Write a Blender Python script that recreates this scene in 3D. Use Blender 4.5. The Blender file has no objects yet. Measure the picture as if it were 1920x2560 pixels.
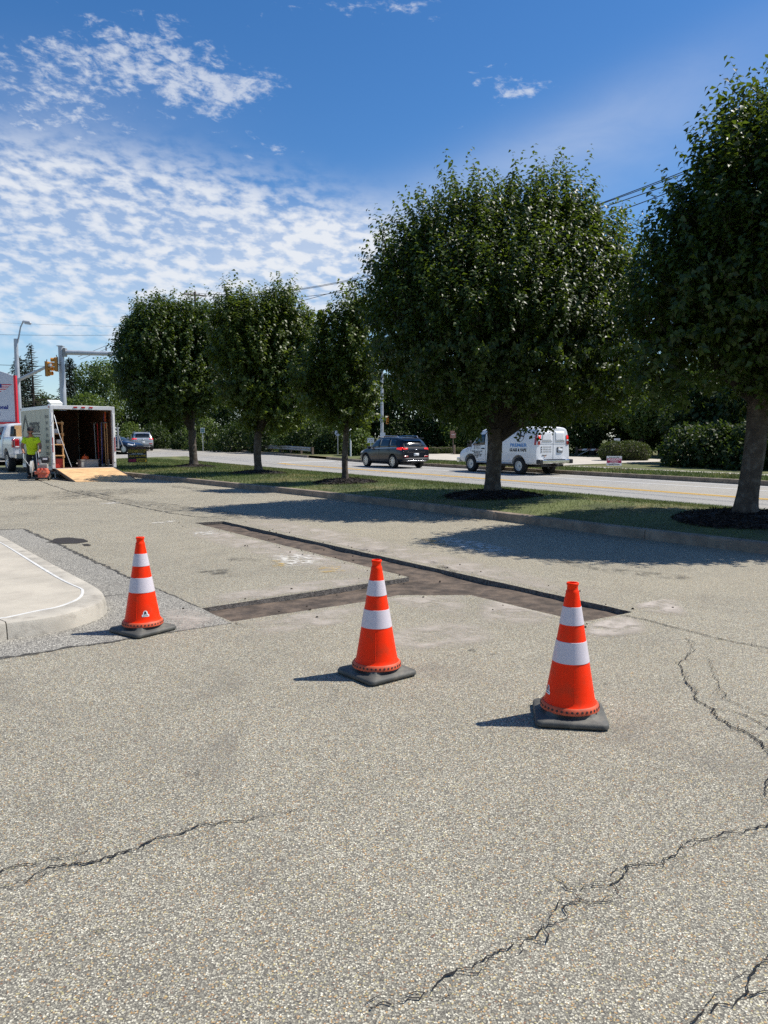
import bpy, bmesh, math, random
import numpy as np
from mathutils import Vector, Matrix
from mathutils.bvhtree import BVHTree
from mathutils.geometry import tessellate_polygon

random.seed(7)
RNG = np.random.default_rng(11)
SC = bpy.context.scene
COL = SC.collection
R = math.radians

# ------------------------------------------------------------------ camera
F, CX, CY = 1923.0, 960.0, 1280.0          # photograph: 1920 x 2560
CAMH, PITCH = 1.45, R(5.64)
cam = bpy.data.cameras.new('camera')
cam.sensor_width = 36.0
cam.sensor_fit = 'AUTO'
cam.lens = 36.0 * F / 2560.0
cam.clip_start = 0.05
cam.clip_end = 6000
cam_ob = bpy.data.objects.new('camera', cam)
COL.objects.link(cam_ob)
cam_ob.location = (0, 0, CAMH)
cam_ob.rotation_euler = (R(90) - PITCH, 0, 0)
SC.camera = cam_ob

# ------------------------------------------------------------------ sun, sky, exposure
SUN_EL = R(56.0)
SUN_AZ = math.atan2(.98, .20)              # from +Y towards +X
sun = bpy.data.lights.new('sun', 'SUN')
sun.energy = 5.0
sun.angle = R(0.53)
sun.color = (1.0, .945, .86)
sun_ob = bpy.data.objects.new('sun', sun)
COL.objects.link(sun_ob)
_sd = Vector((math.sin(SUN_AZ) * math.cos(SUN_EL), math.cos(SUN_AZ) * math.cos(SUN_EL), math.sin(SUN_EL)))
sun_ob.rotation_euler = _sd.to_track_quat('Z', 'Y').to_euler()
sun_ob.location = (30, 10, 40)

SC.view_settings.view_transform = 'Standard'
SC.view_settings.look = 'None'
SC.view_settings.exposure = 0.31
SC.view_settings.gamma = 1.0
SC.view_settings.use_curve_mapping = False
SC.cycles.max_bounces = 8
SC.cycles.transparent_max_bounces = 16
SC.cycles.use_denoising = False
SC.cycles.denoiser = 'OPENIMAGEDENOISE'
SC.cycles.denoising_input_passes = 'RGB_ALBEDO_NORMAL'
SC.cycles.denoising_prefilter = 'ACCURATE'
SC.cycles.sample_clamp_indirect = 6.0


class NT:
    """small helper for node trees"""
    def __init__(s, tree):
        s.t = tree
        s.t.nodes.clear()

    def n(s, typ, **kw):
        nd = s.t.nodes.new(typ)
        for k, v in kw.items():
            if k.startswith('i_'):
                key = k[2:]
                key = int(key) if key.isdigit() else key
                sock = nd.inputs[key]
                if isinstance(v, bpy.types.NodeSocket):
                    s.t.links.new(v, sock)
                else:
                    sock.default_value = v
            else:
                setattr(nd, k, v)
        return nd

    def lk(s, a, b):
        s.t.links.new(a, b)

    def m(s, op, a, b=None, c=None, clamp=False):
        nd = s.t.nodes.new('ShaderNodeMath')
        nd.operation = op
        nd.use_clamp = clamp
        for i, v in enumerate((a, b, c)):
            if v is None:
                continue
            if isinstance(v, bpy.types.NodeSocket):
                s.t.links.new(v, nd.inputs[i])
            else:
                nd.inputs[i].default_value = v
        return nd.outputs[0]

    def mix(s, fac, a, b, blend='MIX'):
        nd = s.t.nodes.new('ShaderNodeMix')
        nd.data_type = 'RGBA'
        nd.blend_type = blend
        for i, v in ((0, fac), (6, a), (7, b)):
            if isinstance(v, bpy.types.NodeSocket):
                s.t.links.new(v, nd.inputs[i])
            else:
                if i and len(v) == 3:
                    v = (*v, 1)
                nd.inputs[i].default_value = v
        return nd.outputs[2]

    def step(s, v, a, b):
        nd = s.t.nodes.new('ShaderNodeMapRange')
        nd.interpolation_type = 'SMOOTHSTEP'
        s.t.links.new(v, nd.inputs[0])
        nd.inputs[1].default_value = a
        nd.inputs[2].default_value = b
        return nd.outputs[0]

    def ramp(s, v, stops, interp='LINEAR'):
        nd = s.t.nodes.new('ShaderNodeValToRGB')
        nd.color_ramp.interpolation = interp
        e = nd.color_ramp.elements
        while len(e) > 1:
            e.remove(e[-1])
        e[0].position = stops[0][0]
        e[0].color = (*stops[0][1], 1)
        for p, c in stops[1:]:
            x = e.new(p)
            x.color = (*c, 1)
        s.t.links.new(v, nd.inputs[0])
        return nd.outputs[0]

    def noise(s, vec, scale, detail=3, rough=.5, dist=0.0, col=False):
        nd = s.t.nodes.new('ShaderNodeTexNoise')
        if vec is not None:
            s.t.links.new(vec, nd.inputs['Vector'])
        nd.inputs['Scale'].default_value = scale
        nd.inputs['Detail'].default_value = detail
        nd.inputs['Roughness'].default_value = rough
        nd.inputs['Distortion'].default_value = dist
        return nd.outputs[1 if col else 0]


def build_world():
    w = bpy.data.worlds.new('World')
    SC.world = w
    w.use_nodes = True
    t = NT(w.node_tree)
    sky = t.n('ShaderNodeTexSky', sky_type='NISHITA', sun_disc=False, sun_elevation=SUN_EL,
              sun_rotation=SUN_AZ, altitude=300.0, air_density=1.0, dust_density=0.35, ozone_density=3.0)
    tc = t.n('ShaderNodeTexCoord')
    sep = t.n('ShaderNodeSeparateXYZ', i_0=tc.outputs['Generated'])
    x, y, z = sep.outputs
    zc = t.m('ADD', t.m('MAXIMUM', z, 0.0), 0.035)
    px = t.m('DIVIDE', x, zc)
    py = t.m('DIVIDE', y, zc)
    p = t.n('ShaderNodeCombineXYZ', i_0=px, i_1=py).outputs[0]
    az = t.m('ARCTAN2', x, y)
    el = t.m('ARCSINE', z)

    def blob(a0, e0, ra, re, amp=1.0, rot=0.0):
        da = t.m('SUBTRACT', az, a0)
        de = t.m('SUBTRACT', el, e0)
        c, s_ = math.cos(rot), math.sin(rot)
        u = t.m('ADD', t.m('MULTIPLY', da, c), t.m('MULTIPLY', de, s_))
        v = t.m('SUBTRACT', t.m('MULTIPLY', de, c), t.m('MULTIPLY', da, s_))
        u = t.m('DIVIDE', u, ra)
        v = t.m('DIVIDE', v, re)
        q = t.m('ADD', t.m('MULTIPLY', u, u), t.m('MULTIPLY', v, v))
        return t.m('MULTIPLY', t.m('POWER', 2.718, t.m('MULTIPLY', q, -1.0)), amp)

    def pix(px_, py_):
        d = ray(px_, py_)
        return math.atan2(d[0], d[1]), math.asin(d[2])

    def add(lst):
        o = lst[0]
        for q in lst[1:]:
            o = t.m('ADD', o, q)
        return o
    B = lambda px_, py_, ra, re, amp=1., rot=0.: blob(*pix(px_, py_), ra, re, amp, rot)
    # field of small altocumulus low on the left, fading out to the right
    field = add([B(30, 610, .30, .095, 1.0), B(430, 645, .25, .078, .95), B(760, 680, .15, .05, .55)])
    # cirrocumulus patches higher up
    upper = add([B(500, 190, .105, .050, .64, -.05), B(640, 225, .09, .018, .30, .08), B(130, 300, .15, .075, .60),
                 B(330, 60, .12, .05, .30), B(840, 10, .13, .03, .5), B(1090, 5, .07, .02, .42),
                 B(1235, 185, .05, .022, .64), B(1330, 228, .055, .014, .60, .12), B(1130, 308, .040, .012, .50),
                 B(690, 385, .08, .022, .45), B(80, 130, .08, .04, .30)])
    ang = t.n('ShaderNodeCombineXYZ', i_0=t.m('ADD', az, t.m('MULTIPLY', el, .35)), i_1=t.m('MULTIPLY', el, 2.1)).outputs[0]
    n_mid = t.noise(ang, 40.0, 4, .52, .15)
    n_low = t.noise(ang, 9.0, 3, .5, .2)
    n_fine = t.noise(ang, 120.0, 4, .60, .3)
    n_wisp = t.noise(ang, 44.0, 6, .64, .22)
    a1 = t.m('ADD', t.m('MULTIPLY', n_mid, 1.15), t.m('MULTIPLY', n_low, .55))
    a1 = t.m('ADD', a1, t.m('MULTIPLY', n_fine, .22))
    c1 = t.m('MULTIPLY', t.m('MULTIPLY', t.step(a1, .68, 1.16), t.step(field, .06, .72)), .84)
    soft = t.m('MULTIPLY', t.step(field, .30, 1.3), .26)
    c1 = t.m('MAXIMUM', c1, soft)
    a2 = t.m('ADD', t.m('MULTIPLY', n_wisp, 1.0), t.m('MULTIPLY', n_low, .35))
    thr = t.m('SUBTRACT', 1.08, t.m('MULTIPLY', upper, .62))
    c2 = t.m('MULTIPLY', t.step(t.m('SUBTRACT', a2, thr), -.04, .26), t.step(upper, .05, .45))
    c2 = t.m('MULTIPLY', c2, .62)
    # thin veil slanting up to the right
    veil = add([B(1180, 455, .30, .035, .50, .33), B(1600, 330, .16, .05, .36, .25), B(900, 610, .26, .05, .45, .12), B(90, 330, .16, .06, .35, .1)])
    c3 = t.m('MULTIPLY', veil, t.m('ADD', .16, t.m('MULTIPLY', t.noise(p, 3.5, 5, .6, .6), .34)))
    # sparse cirrus elsewhere in the sky
    back = t.m('MULTIPLY', t.step(t.m('MULTIPLY', y, -1.0), -.1, .3), t.step(a1, .95, 1.25))
    cov = t.m('ADD', t.m('MAXIMUM', c1, c2), t.m('ADD', c3, t.m('MULTIPLY', back, .6)), clamp=True)
    cov = t.m('MINIMUM', cov, .93)
    # haze band near the horizon
    hz = t.m('MULTIPLY', t.step(t.m('MULTIPLY', el, -1.0), -.22, -.01), .34)
    gam = t.n('ShaderNodeHueSaturation', i_Hue=.504, i_Saturation=1.30, i_Value=SKYV, i_Color=sky.outputs[0])
    base = t.mix(hz, gam.outputs[0], (5.2, 7.4, 9.6))
    colr = t.mix(cov, base, (CLV * .97, CLV * 1.0, CLV * 1.05))
    bg = t.n('ShaderNodeBackground', i_Color=colr, i_Strength=.080)
    out = t.n('ShaderNodeOutputWorld')
    t.lk(bg.outputs[0], out.inputs[0])


SKYV, CLV = 1.34, 8.8

# ------------------------------------------------------------------ pixel -> place
_cp, _sp = math.cos(PITCH), math.sin(PITCH)
U = Vector((-.53, .848, 0)).normalized()      # along the road, away from the camera
N = Vector((.848, .53, 0)).normalized()       # across the road


def ray(px, py):
    x, up, f = px - CX, CY - py, F
    v = Vector((x, f * _cp + up * _sp, up * _cp - f * _sp))
    return v.normalized()


def zf(x, y):
    """the road lies a little below the lot and climbs gently far away"""
    t = x * U.x + y * U.y
    s = x * N.x + y * N.y
    z = -.26 + min(max((t - 42.0) / 33.0, 0), 1) * .46 + min(max((t - 75.0) / 200.0, 0), 1) * .5
    return z * min(max((s - 9.5) / 6.0, 0), 1)


def G(px, py, z=0.0, rise=False):
    d = ray(px, py)
    zz = z
    for _ in range(12):
        k = (zz - CAMH) / d.z
        if not rise:
            break
        zz = z + zf(d.x * k, d.y * k)
    return Vector((d.x * k, d.y * k, zz))


def at(px, py, dist):
    """point on a pixel's ray at forward distance dist"""
    d = ray(px, py)
    k = dist / d.y
    return Vector((d.x * k, dist, CAMH + d.z * k))




def ST(s, t, z=0.0, rise=True):
    p = N * s + U * t
    return Vector((p.x, p.y, z + (zf(p.x, p.y) if rise else 0)))


build_world()

# ------------------------------------------------------------------ materials
def mat(name, col, rough=.6, metal=0.0, spec=.5, var=.12, scale=6.0, bump=0.0, bscale=60.0, coat=0.0, dirt=None, island=0.0, trans=0.0, emit=None):
    m = bpy.data.materials.new(name)
    m.use_nodes = True
    t = NT(m.node_tree)
    tc = t.n('ShaderNodeTexCoord').outputs['Object']
    nz = t.noise(tc, scale, 4, .6)
    dark = tuple(c * (1 - var) for c in col)
    lite = tuple(min(c * (1 + var), 1) for c in col)
    c = t.mix(t.step(nz, .3, .7), dark, lite)
    if dirt:
        dcol, amt, dsc = dirt
        c = t.mix(t.m('MULTIPLY', t.step(t.noise(tc, dsc, 5, .65, .3), .48, .72), amt), c, dcol)
    if island:
        rnd = t.n('ShaderNodeNewGeometry').outputs['Random Per Island']
        hs = t.n('ShaderNodeHueSaturation', i_Color=c, i_Value=t.m('ADD', 1 - island, t.m('MULTIPLY', rnd, 2 * island)))
        c = hs.outputs[0]
    b = t.n('ShaderNodeBsdfPrincipled', i_Roughness=rough, i_Metallic=metal)
    b.inputs['Specular IOR Level'].default_value = spec
    b.inputs['Coat Weight'].default_value = coat
    b.inputs['Coat Roughness'].default_value = .05
    t.lk(c, b.inputs['Base Color'])
    rv = t.m('ADD', rough - .06, t.m('MULTIPLY', nz, .12))
    t.lk(rv, b.inputs['Roughness'])
    if emit:
        b.inputs['Emission Color'].default_value = (*emit[0], 1)
        b.inputs['Emission Strength'].default_value = emit[1]
    if bump:
        bp = t.n('ShaderNodeBump', i_Strength=bump, i_Distance=.01, i_Height=t.noise(tc, bscale, 4, .6))
        t.lk(bp.outputs[0], b.inputs['Normal'])
    out = t.n('ShaderNodeOutputMaterial')
    sh = b.outputs[0]
    if trans:
        tr = t.n('ShaderNodeBsdfTranslucent', i_Color=c)
        mx = t.n('ShaderNodeMixShader', i_0=trans)
        t.lk(sh, mx.inputs[1])
        t.lk(tr.outputs[0], mx.inputs[2])
        sh = mx.outputs[0]
    t.lk(sh, out.inputs[0])
    return m


def leaf_mat(name, c0, c1, tcol, rough=.38, trans=.32, spec=.5):
    m = bpy.data.materials.new(name)
    m.use_nodes = True
    t = NT(m.node_tree)
    rnd = t.n('ShaderNodeNewGeometry').outputs['Random Per Island']
    c = t.mix(rnd, c0, c1)
    b = t.n('ShaderNodeBsdfPrincipled', i_Roughness=rough)
    b.inputs['Specular IOR Level'].default_value = spec
    t.lk(c, b.inputs['Base Color'])
    tr = t.n('ShaderNodeBsdfTranslucent', i_Color=(*tcol, 1))
    mx = t.n('ShaderNodeMixShader', i_0=trans)
    t.lk(b.outputs[0], mx.inputs[1])
    t.lk(tr.outputs[0], mx.inputs[2])
    out = t.n('ShaderNodeOutputMaterial')
    t.lk(mx.outputs[0], out.inputs[0])
    return m


def asphalt_mat(name, tint=(1, 1, 1), light=1.0, scale=158.0, binder=(.045, .043, .039), fill=.62, blotch=True, warm=True, con=1.0):
    """worn chip asphalt: pale stones of mixed colour in a grey binder"""
    m = bpy.data.materials.new(name)
    m.use_nodes = True
    t = NT(m.node_tree)
    tc = t.n('ShaderNodeTexCoord').outputs['Object']
    wob = t.n('ShaderNodeVectorMath', operation='MULTIPLY_ADD', i_0=t.noise(tc, 60, 2, .5, col=True), i_1=(.012, .012, 0), i_2=tc).outputs[0]
    vo = t.n('ShaderNodeTexVoronoi', voronoi_dimensions='2D', feature='F1', i_Vector=wob, i_Scale=scale, i_Randomness=1.0)
    vs = t.n('ShaderNodeTexVoronoi', voronoi_dimensions='2D', feature='F1', i_Vector=wob, i_Scale=scale * 2.3, i_Randomness=1.0)
    cs = t.n('ShaderNodeSeparateColor', i_0=vo.outputs['Color'])
    r1, r2, r3 = cs.outputs
    k = light
    st = lambda *c: tuple((.33 + (q - .33) * con) * k * w for q, w in zip(c, tint))
    stones = t.ramp(r1, [(0, st(.14, .132, .12)), (.12, st(.22, .21, .19)), (.34, st(.31, .295, .262)), (.62, st(.39, .37, .33)),
                         (.84, st(.48, .455, .40)), (.95, st(.60, .57, .51)), (1, st(.72, .69, .62))])
    if warm:
        stones = t.mix(t.m('MULTIPLY', t.step(r2, .90, .93), .8), stones, st(.42, .26, .12))
        stones = t.mix(t.m('MULTIPLY', t.step(r2, .03, .02), .8), stones, st(.22, .11, .07))
        stones = t.mix(t.m('MULTIPLY', t.step(r3, .93, .95), .6), stones, st(.48, .42, .22))
    s2 = t.n('ShaderNodeSeparateColor', i_0=vs.outputs['Color']).outputs[0]
    bd = t.mix(s2, tuple(q * 1.3 * k for q in binder), st(.25, .235, .21))
    # a share of the cells is binder with fines only
    has = t.step(r3, fill * .30, fill * .34)
    body = t.m('MULTIPLY', t.step(t.m('MULTIPLY', vo.outputs['Distance'], -1.0), -.60, -.34), has)
    c = t.mix(body, bd, stones)
    if blotch:
        big = t.noise(tc, .55, 5, .6, .4)
        mid = t.noise(tc, 2.7, 5, .65, .2)
        v = t.m('ADD', .68, t.m('ADD', t.m('MULTIPLY', big, .36), t.m('MULTIPLY', mid, .28)))
        c = t.n('ShaderNodeHueSaturation', i_Color=c, i_Value=v).outputs[0]
        c = t.mix(t.m('MULTIPLY', t.step(t.noise(tc, .13, 3, .5, .3), .45, .66), .24), c, (.43, .37, .26))
        # fine dirt that is worn into streaks
        c = t.mix(t.m('MULTIPLY', t.step(t.noise(tc, .9, 6, .7, 1.2), .52, .74), .42), c, (.13, .118, .10))
    b = t.n('ShaderNodeBsdfPrincipled', i_Roughness=.82)
    b.inputs['Specular IOR Level'].default_value = .35
    t.lk(c, b.inputs['Base Color'])
    h = t.m('ADD', t.m('MULTIPLY', body, .6), t.m('MULTIPLY', s2, .4))
    bp = t.n('ShaderNodeBump', i_Strength=.55, i_Distance=.005, i_Height=h)
    t.lk(bp.outputs[0], b.inputs['Normal'])
    out = t.n('ShaderNodeOutputMaterial')
    t.lk(b.outputs[0], out.inputs[0])
    return m


def decal_mat(name, col, amt=.7, nscale=9.0, lo=.35, hi=.7, rough=.9, edge=True, col2=None, detail=6):
    """a thin film of dust, paint or stain with a ragged edge (UV: 0..1 over the film)"""
    m = bpy.data.materials.new(name)
    m.use_nodes = True
    t = NT(m.node_tree)
    tcn = t.n('ShaderNodeTexCoord')
    tc = tcn.outputs['Object']
    nz = t.noise(tc, nscale, detail, .68, .3)
    a = t.step(nz, lo, hi)
    if edge:
        s = t.n('ShaderNodeSeparateXYZ', i_0=tcn.outputs['UV'])
        u = t.m('MULTIPLY', s.outputs[0], t.m('SUBTRACT', 1.0, s.outputs[0]))
        v = t.m('MULTIPLY', s.outputs[1], t.m('SUBTRACT', 1.0, s.outputs[1]))
        e = t.m('MULTIPLY', t.m('MULTIPLY', u, v), 16.0)
        a = t.m('MULTIPLY', a, t.step(e, .03, .75))
    a = t.m('MULTIPLY', a, amt)
    c = t.mix(t.noise(tc, nscale * 2.7, 4, .6), col, col2 or tuple(q * .75 for q in col))
    b = t.n('ShaderNodeBsdfPrincipled', i_Roughness=rough)
    b.inputs['Specular IOR Level'].default_value = .25
    t.lk(c, b.inputs['Base Color'])
    tr = t.n('ShaderNodeBsdfTransparent')
    mx = t.n('ShaderNodeMixShader', i_0=a)
    t.lk(tr.outputs[0], mx.inputs[1])
    t.lk(b.outputs[0], mx.inputs[2])
    out = t.n('ShaderNodeOutputMaterial')
    t.lk(mx.outputs[0], out.inputs[0])
    return m


M = {}
M['asphalt'] = asphalt_mat('chip_asphalt', tint=(1.01, 1.0, .89), light=1.04, con=1.08)
M['asphalt_grey'] = asphalt_mat('grey_asphalt', tint=(1.0, 1.0, .96), light=1.0, scale=100, binder=(.03, .03, .031), warm=False)
M['asphalt_road'] = asphalt_mat('road_asphalt', tint=(1.03, 1.0, .92), light=.93, scale=110, binder=(.22, .22, .215), warm=False, con=.35)
M['dirt'] = mat('milled_base', (.098, .073, .053), .95, var=.5, scale=6, bump=1.0, bscale=40, dirt=((.045, .036, .03), .7, 9))
M['halo'] = decal_mat('crack_dirt', (.10, .095, .088), .55, 26, .36, .62, edge=False)
M['crack'] = decal_mat('crack_tar', (.020, .019, .019), 1.0, 38, .30, .46, edge=False)
M['seam'] = decal_mat('seam_tar', (.045, .044, .044), .80, 22, .30, .60, edge=False)
M['dust'] = decal_mat('pale_dust', (.55, .49, .42), .80, 3.2, .30, .72)
M['dust2'] = decal_mat('concrete_slurry', (.55, .49, .425), .85, 4.5, .26, .60)
M['tyre_mark'] = decal_mat('tyre_mark', (.04, .04, .042), .55, 6, .42, .70)
M['worn_white'] = decal_mat('worn_white_paint', (.74, .71, .64), .85, 9, .42, .62)
M['worn_yellow'] = decal_mat('worn_yellow_paint', (.62, .43, .14), .7, 10, .46, .66)
M['spill'] = decal_mat('dark_spill', (.045, .040, .038), .92, 2, .10, .30, edge=False)
M['yellow_line'] = decal_mat('road_yellow_paint', (.72, .44, .075), .96, 7, .22, .42, edge=False, rough=.6)
M['white_line'] = decal_mat('road_white_paint', (.78, .78, .76), .9, 7, .24, .48, edge=False, rough=.6)
M['concrete'] = mat('pavement_concrete', (.43, .39, .315), .85, var=.12, scale=2.2, bump=.25, bscale=180, dirt=((.36, .32, .26), .6, 3.5))
M['kerb_conc'] = mat('kerb_concrete', (.40, .37, .31), .88, var=.16, scale=3, bump=.35, bscale=120, dirt=((.20, .18, .15), .75, 7))
M['kerb_old'] = mat('old_kerb_concrete', (.25, .195, .145), .9, var=.25, scale=3, bump=.5, bscale=90, dirt=((.11, .095, .08), .7, 5))
M['caulk'] = mat('white_joint_sealant', (.62, .61, .57), .6, var=.12, scale=14)
M['earth'] = mat('far_ground', (.10, .11, .05), .95, var=.3, scale=.4, bump=.3, bscale=3)
M['grass_soil'] = mat('grass_ground', (.085, .10, .030), .95, var=.38, scale=.9, bump=.6, bscale=70, dirt=((.26, .20, .09), .8, .55))
M['grass'] = mat('grass_blades', (.095, .135, .028), .6, var=.35, scale=.8, island=.35, trans=.35, dirt=((.34, .27, .11), .62, .55))
M['mulch'] = mat('dark_mulch', (.020, .015, .012), .95, var=.4, scale=12, bump=.9, bscale=80)
M['mulch_chip'] = mat('mulch_chips', (.026, .018, .014), .9, var=.3, scale=8, island=.6)
M['bark'] = mat('pear_bark', (.070, .054, .040), .92, var=.35, scale=7, bump=1.0, bscale=30, dirt=((.20, .20, .17), .40, 7))
M['bark_dark'] = mat('dark_bark', (.040, .032, .025), .92, var=.35, scale=6, bump=.8, bscale=25)
M['leaf'] = leaf_mat('pear_leaves', (.013, .031, .007), (.050, .080, .014), (.17, .25, .020), .42, .26, .32)
M['leaf_b'] = leaf_mat('pear_leaves_bright', (.022, .046, .007), (.076, .104, .016), (.21, .29, .026), .42, .28, .32)
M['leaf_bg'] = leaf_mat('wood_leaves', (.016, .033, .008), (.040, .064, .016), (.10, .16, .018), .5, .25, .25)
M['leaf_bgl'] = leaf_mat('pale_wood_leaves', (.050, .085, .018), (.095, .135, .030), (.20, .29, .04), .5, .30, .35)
M['needle'] = leaf_mat('spruce_needles', (.012, .026, .012), (.028, .044, .020), (.03, .05, .02), .6, .1, .3)
M['hedge'] = leaf_mat('hedge_leaves', (.030, .052, .010), (.075, .098, .020), (.15, .20, .03), .5, .22, .35)
M['cone'] = mat('cone_orange', (.98, .032, .001), .48, var=.05, scale=3, spec=.16, dirt=((.50, .05, .015), .55, 11), bump=.05, bscale=40)
M['cone_low'] = mat('cone_orange_scuffed', (.55, .085, .030), .6, var=.2, scale=16, dirt=((.22, .09, .06), .6, 20))
M['collar'] = mat('retroreflective_collar', (.60, .55, .585), .38, var=.04, scale=9, bump=.08, bscale=420, dirt=((.42, .38, .40), .35, 9))
M['rubber'] = mat('cone_base_rubber', (.070, .070, .062), .66, var=.25, scale=6, bump=.2, bscale=160, dirt=((.20, .18, .14), .7, 6))
M['stud'] = mat('dark_stud', (.045, .026, .022), .7)
M['sticker'] = mat('white_sticker', (.82, .82, .82), .5, var=.03)
M['black'] = mat('black_plastic', (.018, .018, .019), .5, var=.2)
M['ink'] = mat('black_ink', (.02, .02, .022), .55, var=.05)
M['ink_grey'] = mat('grey_ink', (.16, .17, .16), .6, var=.05)
M['blue_ink'] = mat('blue_lettering', (.06, .26, .60), .45, var=.05)
M['navy_ink'] = mat('navy_lettering', (.012, .025, .22), .45, var=.05)
M['red_ink'] = mat('red_lettering', (.60, .02, .035), .45, var=.05)
M['tyre'] = mat('tyre_rubber', (.018, .018, .018), .85, var=.25, scale=9, bump=.2, bscale=70)
M['alloy'] = mat('alloy_rim', (.62, .62, .63), .30, metal=.85, var=.08)
M['steel_wheel'] = mat('painted_steel_wheel', (.56, .56, .55), .42, metal=.35, var=.1)
M['glass'] = mat('dark_glass', (.012, .016, .018), .06, spec=.8, var=.1)
M['glass_tint'] = mat('tinted_glass', (.02, .03, .034), .08, spec=.8, var=.1)
M['paint_black'] = mat('black_car_paint', (.006, .008, .013), .34, spec=.4, var=.1, coat=.35)
M['paint_white'] = mat('white_van_paint', (.78, .79, .80), .35, var=.03, scale=2, coat=.5, dirt=((.62, .60, .55), .3, 3))
M['paint_silver'] = mat('silver_car_paint', (.50, .52, .54), .32, metal=.5, var=.05, coat=.7)
M['paint_truck'] = mat('white_truck_paint', (.66, .69, .72), .33, var=.05, coat=.6, dirt=((.40, .37, .30), .35, 4))
M['paint_blue'] = mat('dark_blue_car_paint', (.010, .022, .050), .3, var=.1, coat=.8)
M['trim'] = mat('grey_trim', (.05, .05, .052), .6, var=.15)
M['chrome'] = mat('chrome', (.75, .75, .76), .16, metal=1.0, var=.05)
M['lamp_red'] = mat('tail_lamp_red', (.38, .008, .012), .2, var=.15, coat=.6)
M['brake_on'] = mat('lit_brake_lamp', (.8, .02, .02), .2, var=.1, emit=((1, .03, .02), .45))
M['lamp_clear'] = mat('clear_lamp', (.75, .75, .76), .15, var=.1, coat=.6)
M['amber'] = mat('amber_lens', (.75, .25, .02), .3, var=.1)
M['plate'] = mat('number_plate', (.55, .58, .60), .5, var=.15, scale=20)
M['trailer_skin'] = mat('trailer_cream_panel', (.43, .41, .315), .42, var=.06, scale=1.5, bump=.15, bscale=3.0, dirt=((.40, .37, .28), .4, 2.2))
M['aluminium'] = mat('white_aluminium_frame', (.70, .71, .72), .38, metal=.25, var=.06)
M['roof_white'] = mat('white_roof_vent', (.82, .82, .80), .5, var=.04)
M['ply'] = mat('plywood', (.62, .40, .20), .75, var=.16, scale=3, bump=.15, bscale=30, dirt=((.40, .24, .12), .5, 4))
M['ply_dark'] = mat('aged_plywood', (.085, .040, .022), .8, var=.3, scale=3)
M['lumber'] = mat('pine_lumber', (.60, .36, .16), .75, var=.15, scale=5)
M['handle_wood'] = mat('tool_handle_wood', (.44, .28, .13), .7, var=.2)
M['orange'] = mat('orange_plastic', (.68, .11, .02), .5, var=.12)
M['red_paint'] = mat('red_paint', (.52, .035, .025), .45, var=.12)
M['blue_cloth'] = mat('blue_tarp', (.03, .06, .26), .7, var=.3)
M['steel'] = mat('tool_steel', (.33, .34, .35), .45, metal=.8, var=.2)
M['galv'] = mat('galvanised_steel', (.47, .49, .51), .5, metal=.45, var=.14, scale=4)
M['galv_rust'] = mat('weathered_steel', (.36, .36, .35), .6, metal=.35, var=.2, scale=2, dirt=((.20, .12, .07), .5, 3))
M['pole_paint'] = mat('grey_pole_paint', (.42, .45, .48), .5, metal=.25, var=.1, scale=2)
M['signal_yellow'] = mat('signal_housing_yellow', (.46, .19, .02), .5, var=.12)
M['wood_pole'] = mat('weathered_pole_wood', (.17, .13, .10), .9, var=.25, scale=4, bump=.5)
M['wire'] = mat('black_cable', (.012, .013, .016), .6, var=.1)
M['sign_grey'] = mat('sign_board_grey', (.58, .60, .64), .5, var=.04)
M['sign_white'] = mat('sign_board_white', (.78, .79, .80), .5, var=.04)
M['sign_black'] = mat('sign_board_black', (.020, .019, .018), .5, var=.1)
M['sign_yellow'] = mat('sign_board_yellow', (.72, .48, .04), .5, var=.05)
M['sign_magenta'] = mat('sign_board_magenta', (.42, .015, .085), .5, var=.06)
M['sign_brown'] = mat('sign_board_faded_red', (.34, .17, .13), .6, var=.15)
M['skin'] = mat('skin', (.34, .155, .095), .55, var=.12, scale=20)
M['shirt'] = mat('hi_vis_shirt', (.55, .78, .012), .8, var=.08, scale=9, bump=.3, bscale=25)
M['trousers'] = mat('dark_trousers', (.016, .017, .022), .9, var=.3, scale=9, bump=.3, bscale=25)
M['cap'] = mat('dark_cap', (.012, .012, .016), .85, var=.2)
M['boot'] = mat('work_boot', (.05, .035, .025), .8, var=.2)
M['saw_orange'] = mat('saw_orange_paint', (.62, .12, .06), .5, var=.18, scale=12, dirt=((.35, .27, .2), .6, 14))
M['saw_grey'] = mat('saw_dusty_grey', (.38, .37, .34), .6, var=.2, scale=9)
M['driveway'] = mat('pale_driveway', (.47, .43, .36), .9, var=.12, scale=.7, bump=.2, bscale=60, dirt=((.33, .30, .25), .5, 1.2))


# ------------------------------------------------------------------ objects
def tag(o, label=None, cat=None, group=None, kind=None):
    for k, v in (('label', label), ('category', cat), ('group', group), ('kind', kind)):
        if v:
            o[k] = v
    return o


def thing(name, label, cat, loc=(0, 0, 0), rz=0.0, group=None, kind=None):
    o = bpy.data.objects.new(name, None)
    o.empty_display_size = .2
    COL.objects.link(o)
    o.location = loc
    o.rotation_euler = (0, 0, rz)
    return tag(o, label, cat, group, kind)


def link(name, me, parent=None):
    o = bpy.data.objects.new(name, me)
    COL.objects.link(o)
    if parent is not None:
        o.parent = parent
    return o


def copy_tree(o, parent=None):
    c = o.copy()
    COL.objects.link(c)
    c.parent = parent
    for ch in list(o.children):
        copy_tree(ch, c)
    return c


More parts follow.
